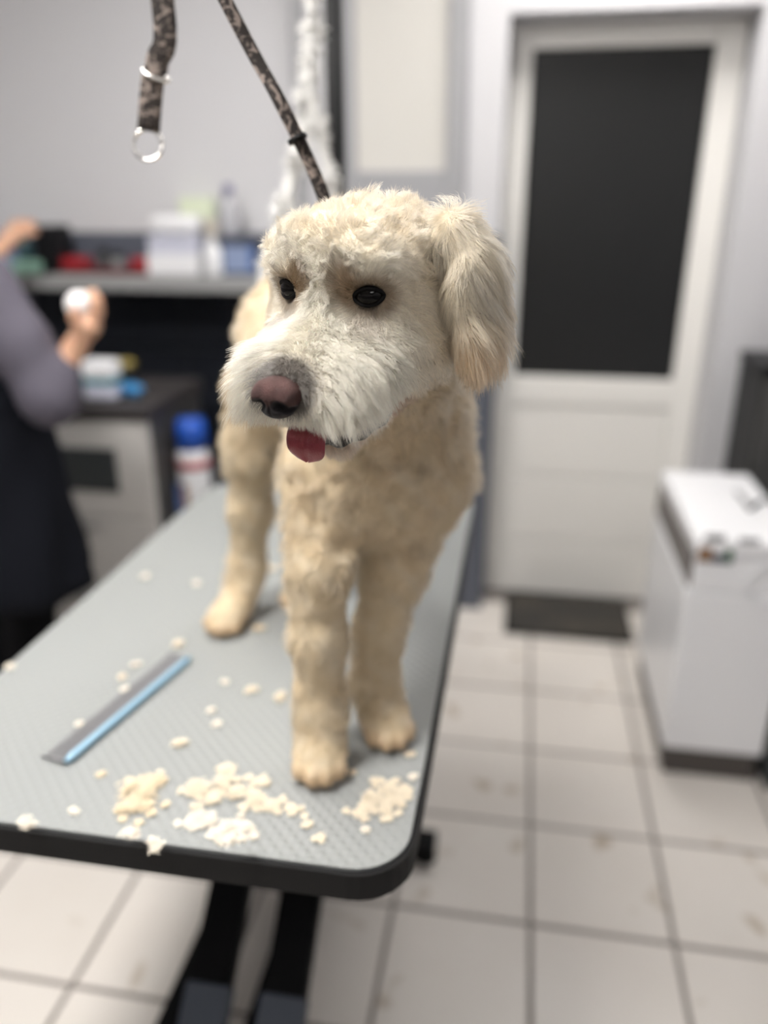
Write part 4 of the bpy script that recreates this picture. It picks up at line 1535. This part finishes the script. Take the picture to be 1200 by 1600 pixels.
# ---- tongue
TONGUE = mat('wet pink tongue', (0.30, 0.042, 0.055), 0.28, bump=(700, 0.25), sss=0.15, coat=0.3)
path = spline([(0, .050, -.086), (0, .090, -.086), (0, .112, -.083), (0, .124, -.088), (0, .128, -.098), (0, .127, -.1095)], 5)
nP, nW = len(path), 13
bm = bmesh.new()
top, bot = [], []
for i, p in enumerate(path):
    t = i / (nP - 1)
    wdt = .0175 * (1 + .08 * math.sin(t * 3)) * math.sqrt(max(1 - max(0, (t - .76) / .243) ** 2.6, 0.0008))
    p2 = path[min(i + 1, nP - 1)] - path[max(i - 1, 0)]
    tg = p2 / np.linalg.norm(p2)
    nn = np.cross(np.array([1, 0, 0]), tg)
    ra_, rb_ = [], []
    for j in range(nW):
        s = -1 + 2 * j / (nW - 1)
        grv = -.0016 * math.exp(-(s / .16) ** 2) + .0030 * s * s * (1 - t * .8)
        th = .0030 * (1 - s ** 4 * .85)
        q = p + np.array([s * wdt, 0, 0])
        ra_.append(bm.verts.new(HC + H_ROT @ (q + nn * (grv + th)) - DO))
        rb_.append(bm.verts.new(HC + H_ROT @ (q + nn * (grv - th)) - DO))
    top.append(ra_)
    bot.append(rb_)
for i in range(nP - 1):
    for j in range(nW - 1):
        bm.faces.new((top[i][j], top[i][j + 1], top[i + 1][j + 1], top[i + 1][j]))
        bm.faces.new((bot[i][j], bot[i + 1][j], bot[i + 1][j + 1], bot[i][j + 1]))
    bm.faces.new((top[i][0], top[i + 1][0], bot[i + 1][0], bot[i][0]))
    bm.faces.new((top[i][-1], bot[i][-1], bot[i + 1][-1], top[i + 1][-1]))
for (a, b) in ((top[0], bot[0]), (bot[-1], top[-1])):
    for j in range(nW - 1):
        bm.faces.new((a[j + 1], a[j], b[j], b[j + 1]))
bmesh.ops.recalc_face_normals(bm, faces=bm.faces)
me = bpy.data.meshes.new('tongue')
bm.to_mesh(me)
bm.free()
me.polygons.foreach_set('use_smooth', [True] * len(me.polygons))
link('tongue', me, TONGUE, dog)

# ---- dark lips along the lower jaw
M['lip'] = mat('black lip skin', (0.012, 0.009, 0.009), 0.5, spec=0.3)
ls = SDF()
ls.chain([((.034, .052, -.0925), .0035), ((.031, .062, -.0945), .0060), ((.022, .080, -.100), .0066), ((.009, .093, -.104), .006), ((-.009, .093, -.104), .006), ((-.022, .080, -.100), .0066), ((-.031, .062, -.0945), .0060), ((-.034, .052, -.0925), .0035)], .006)
v, f = ls.mesh(.0013)
head_obj('lip', v, f, M['lip'], dog, 1)


# ================================================================== the groomer at the shelf
PC = np.array([-1.01, 1.90])                 # metres right of / ahead of the photographer
ph = np.array([.6, .8])                      # the way the person faces
pr = np.array([.8, -.6])                     # the person's right
person = empty('person', tuple(W(PC[0], PC[1], 0.0012)), 'person in grey tunic and black apron reaching to the shelf, holding a white ball', 'person')


def pp(right, fwd, z):
    q = PC + pr * right + ph * fwd
    return W(q[0], q[1], z)


_r3 = W(pr[0], pr[1], 0)
_f3 = W(ph[0], ph[1], 0)
P_ROT = np.stack([_r3, _f3, np.array([0, 0, 1.0])], 1)
# joints
R_SH, R_EL, R_WR = pp(.165, .0, 1.29), W(-.755, 1.765, 1.045), W(-.695, 1.80, 1.150)
BALL = W(-.672, 1.80, 1.243)
L_SH, L_EL, L_WR = pp(-.165, .0, 1.29), W(-1.235, 2.26, 1.17), W(-1.165, 2.47, 1.305)
box_c = np.array([(bx0 + bx1) / 2, 2.59, BLACKBOX_TOP])
L_PALM = W(-1.118, 2.545, 1.368)

sk = SDF()
hz = 1.475
sk.ell(pp(0, .01, hz), (.073, .092, .108), P_ROT, .02)
sk.ell(pp(0, .045, hz - .05), (.052, .055, .06), P_ROT, .02)
sk.cone(pp(0, .095, hz - .002), pp(0, .108, hz - .03), .008, .013, .012)       # nose
for s in (-1, 1):
    sk.ell(pp(s * .075, -.005, hz - .01), (.010, .02, .032), P_ROT, .008)       # ears
    sk.cut(pp(s * .03, .098, hz + .008), (.013, .012, .008), P_ROT, .008)       # eye hollows
sk.cut(pp(0, .102, hz - .058), (.024, .008, .004), P_ROT, .006)                 # mouth
sk.cone(pp(0, -.01, hz - .07), pp(0, -.015, 1.30), .050, .058, .03)
sk.cone(pp(-.12, -.01, 1.285), pp(.12, -.01, 1.285), .050, .050, .03)
sk.ell(pp(0, 0, 1.12), (.155, .095, .23), P_ROT, .04)
sk.ell(pp(0, 0, .90), (.155, .105, .14), P_ROT, .04)
for s in (-1, 1):
    sk.chain([(pp(s * .085, 0, .86), .075), (pp(s * .08, .01, .48), .052), (pp(s * .078, -.01, .10), .036)], .03)
    sk.cone(pp(s * .078, -.02, .06), pp(s * .085, .13, .045), .035, .028, .02)
sk.chain([(R_SH, .046), (R_EL, .036), (R_WR, .0235)], .02)
sk.chain([(L_SH, .046), (L_EL, .036), (L_WR, .0235)], .02)
# right hand round the ball
palm = BALL + W(.012, -.006, -.046)
sk.cone(R_WR, palm, .022, .026, .02)
sk.ell(palm, (.030, .028, .022), None, .015)
for k, phi in enumerate((-25, 5, 35, 65)):
    t = math.radians(phi)
    ct, st = math.cos(t), math.sin(t)
    ln = (.95, 1.08, 1.05, .9)[k]
    sk.chain([(BALL + W(.020 * ct, .020 * st, -.042), .0100), (BALL + W(.040 * ct, .040 * st, -.020), .0095),
              (BALL + W(.0425 * ct, .0425 * st, .006 * ln), .0088), (BALL + W(.033 * ct, .033 * st, .027 * ln), .0078)], .006)
sk.chain([(palm + W(-.012, -.012, .0), .0115), (BALL + W(-.004, -.040, -.024), .0100), (BALL + W(.004, -.042, -.004), .0088)], .008)
# left hand on the black box
sk.cone(L_WR, L_PALM, .023, .027, .02)
hd_ = box_c - L_PALM
hd_ = hd_ / np.linalg.norm(hd_)
across = np.cross(hd_, [0, 0, 1.0])
across /= np.linalg.norm(across)
sk.ell(L_PALM + hd_ * .02, (.034, .036, .018), None, .015)
for k, s in enumerate((-.027, -.009, .009, .027)):
    b0_ = L_PALM + hd_ * .048 + across * s
    ln = (.050, .060, .056, .045)[k]
    tip = b0_ + hd_ * ln
    tip[2] = BLACKBOX_TOP + .009
    m_ = (b0_ + tip) / 2 + np.array([0, 0, .014])
    sk.chain([(b0_, .0098), (m_, .0092), (tip, .0078)], .006)
sk.chain([(L_PALM + across * .03 - hd_ * .005, .0115), (L_PALM + across * .048 + hd_ * .025, .0098), (L_PALM + across * .046 + hd_ * .05 + np.array([0, 0, .002]), .0085)], .008)
sdf_obj('body', sk, .0062, M['skin'], person, 1)

# face details
eb_m = M['eye']
for s in (-1, 1):
    es = SDF().ell(pp(s * .03, .083, hz + .008), (.012, .012, .012))
    sdf_obj('eye', es, .003, eb_m, person, 1)
hs = SDF()
hs.ell(pp(0, -.012, hz + .022), (.083, .098, .104), P_ROT, .02)
hs.ell(pp(0, -.06, hz - .03), (.072, .055, .085), P_ROT, .03)
hs.ell(pp(0, -.125, hz + .02), (.035, .035, .04), P_ROT, .015)
hs.cut(pp(0, .135, hz - .05), (.085, .085, .105), P_ROT, .02)
sdf_obj('hair', hs, .008, M['hair_dark'], person, 2)

# tunic with sleeves
tn = SDF()
tn.ell(pp(0, 0, 1.11), (.180, .118, .255), P_ROT, .05)
tn.cone(pp(-.12, -.008, 1.272), pp(.12, -.008, 1.272), .066, .066, .04)
tn.ell(pp(0, 0, .86), (.195, .14, .19), P_ROT, .06)
tn.cone(pp(0, 0, .86), pp(0, 0, .70), .16, .185, .06)
rs = R_EL + (R_WR - R_EL) * .45
lsv = L_EL + (L_WR - L_EL) * .55
tn.chain([(R_SH, .068), (R_EL + (R_SH - R_EL) * .45, .066), (R_EL, .062), (rs, .043)], .035)
tn.chain([(L_SH, .068), (L_EL, .058), (lsv, .042)], .035)
tn.cut(pp(0, .0, 1.40), (.070, .075, .08), P_ROT, .01)
tn.cut(pp(0, 0, .44), (.4, .4, .13), P_ROT, .01)
sdf_obj('tunic', tn, .009, M['tunic'], person, 2)

# trousers and shoes
tr = SDF()
for s in (-1, 1):
    tr.chain([(pp(s * .085, 0, .84), .095), (pp(s * .082, .01, .48), .070), (pp(s * .079, -.01, .10), .058)], .02)
sdf_obj('trousers', tr, .01, M['trousers'], person, 1)
for s in (-1, 1):
    so = SDF()
    so.cone(pp(s * .078, -.035, .048), pp(s * .085, .14, .036), .044, .036, .03)
    so.cone(pp(s * .078, -.02, .05), pp(s * .078, -.015, .09), .044, .042, .02)
    so.cut(W(PC[0], PC[1], -.0988), (3, 3, .10), None, .004)
    so.p[-1] = ('cut', np.array([*pp(s * .08, .05, -.40)]), np.array([.6, .6, .4012]), None, .004)
    sdf_obj('shoe', so, .006, M['black_rubber'], person, 1)

# apron: an open skirt with folds, a bib and ties
bm = bmesh.new()
rows, cols = 18, 46
th = .004
grid = [[], []]
for side in (0, 1):
    for i in range(rows + 1):
        t = i / rows
        z = 1.20 - t * .665
        ln = []
        for j in range(cols + 1):
            a = math.radians(-128 + 256 * j / cols)          # 0 = straight ahead
            wide = min(1, max(0, (1.20 - z) / .16))
            a *= .42 + .58 * wide ** .7
            fl = max(0, (1.0 - z))
            fold = .011 * fl * 2 * math.sin(a * 9 + 1.3 * math.sin(z * 9)) + .005 * math.sin(a * 4 + z * 20)
            rx = .203 + .11 * fl + fold + side * th
            ry = .150 + .13 * fl + fold + side * th
            ln.append(bm.verts.new(pp(rx * math.sin(a), ry * math.cos(a), z + .012 * math.cos(a * 2) * t)))
        grid[side].append(ln)
for i in range(rows):
    for j in range(cols):
        bm.faces.new((grid[1][i][j], grid[1][i + 1][j], grid[1][i + 1][j + 1], grid[1][i][j + 1]))
        bm.faces.new((grid[0][i][j], grid[0][i][j + 1], grid[0][i + 1][j + 1], grid[0][i + 1][j]))
for i in range(rows):
    for j in (0, cols):
        bm.faces.new((grid[0][i][j], grid[0][i + 1][j], grid[1][i + 1][j], grid[1][i][j]))
for j in range(cols):
    for i in (0, rows):
        bm.faces.new((grid[0][i][j], grid[0][i][j + 1], grid[1][i][j + 1], grid[1][i][j]))
ao = from_bm('apron', bm, M['apron'], person, True)
belt = [pp(.213 * math.sin(a), .160 * math.cos(a), 1.02) for a in np.linspace(0, 2 * math.pi, 41)]
tube('apron_tie', belt, .006, M['apron'], ao, 8)
for s in (-1, 1):
    tube('apron_strap', spline([pp(s * .075, .125, 1.20), pp(s * .075, .085, 1.30), pp(s * .06, .0, 1.352), pp(s * .02, -.085, 1.33)], 6), .007, M['apron'], ao, 8)

# white ball in the right hand
bs = SDF().ell(BALL, (.0325, .0325, .030))
v_, f_ = bs.mesh(.004)
gl = np.random.default_rng(5)
cv = BALL + (v_ - BALL) * (1 + .03 * Field(90, 31)(v_)[:, :1])
bo = np.array([BALL[0], BALL[1], cv[:, 2].min()])
me, _ = np_mesh('cotton_ball', cv - bo, f_, True, 1)
ball_o = link('cotton_ball', me, M['cotton'], None, tuple(bo))
tag(ball_o, 'white ball held in the groomer hand in front of the dark tiles', 'ball')
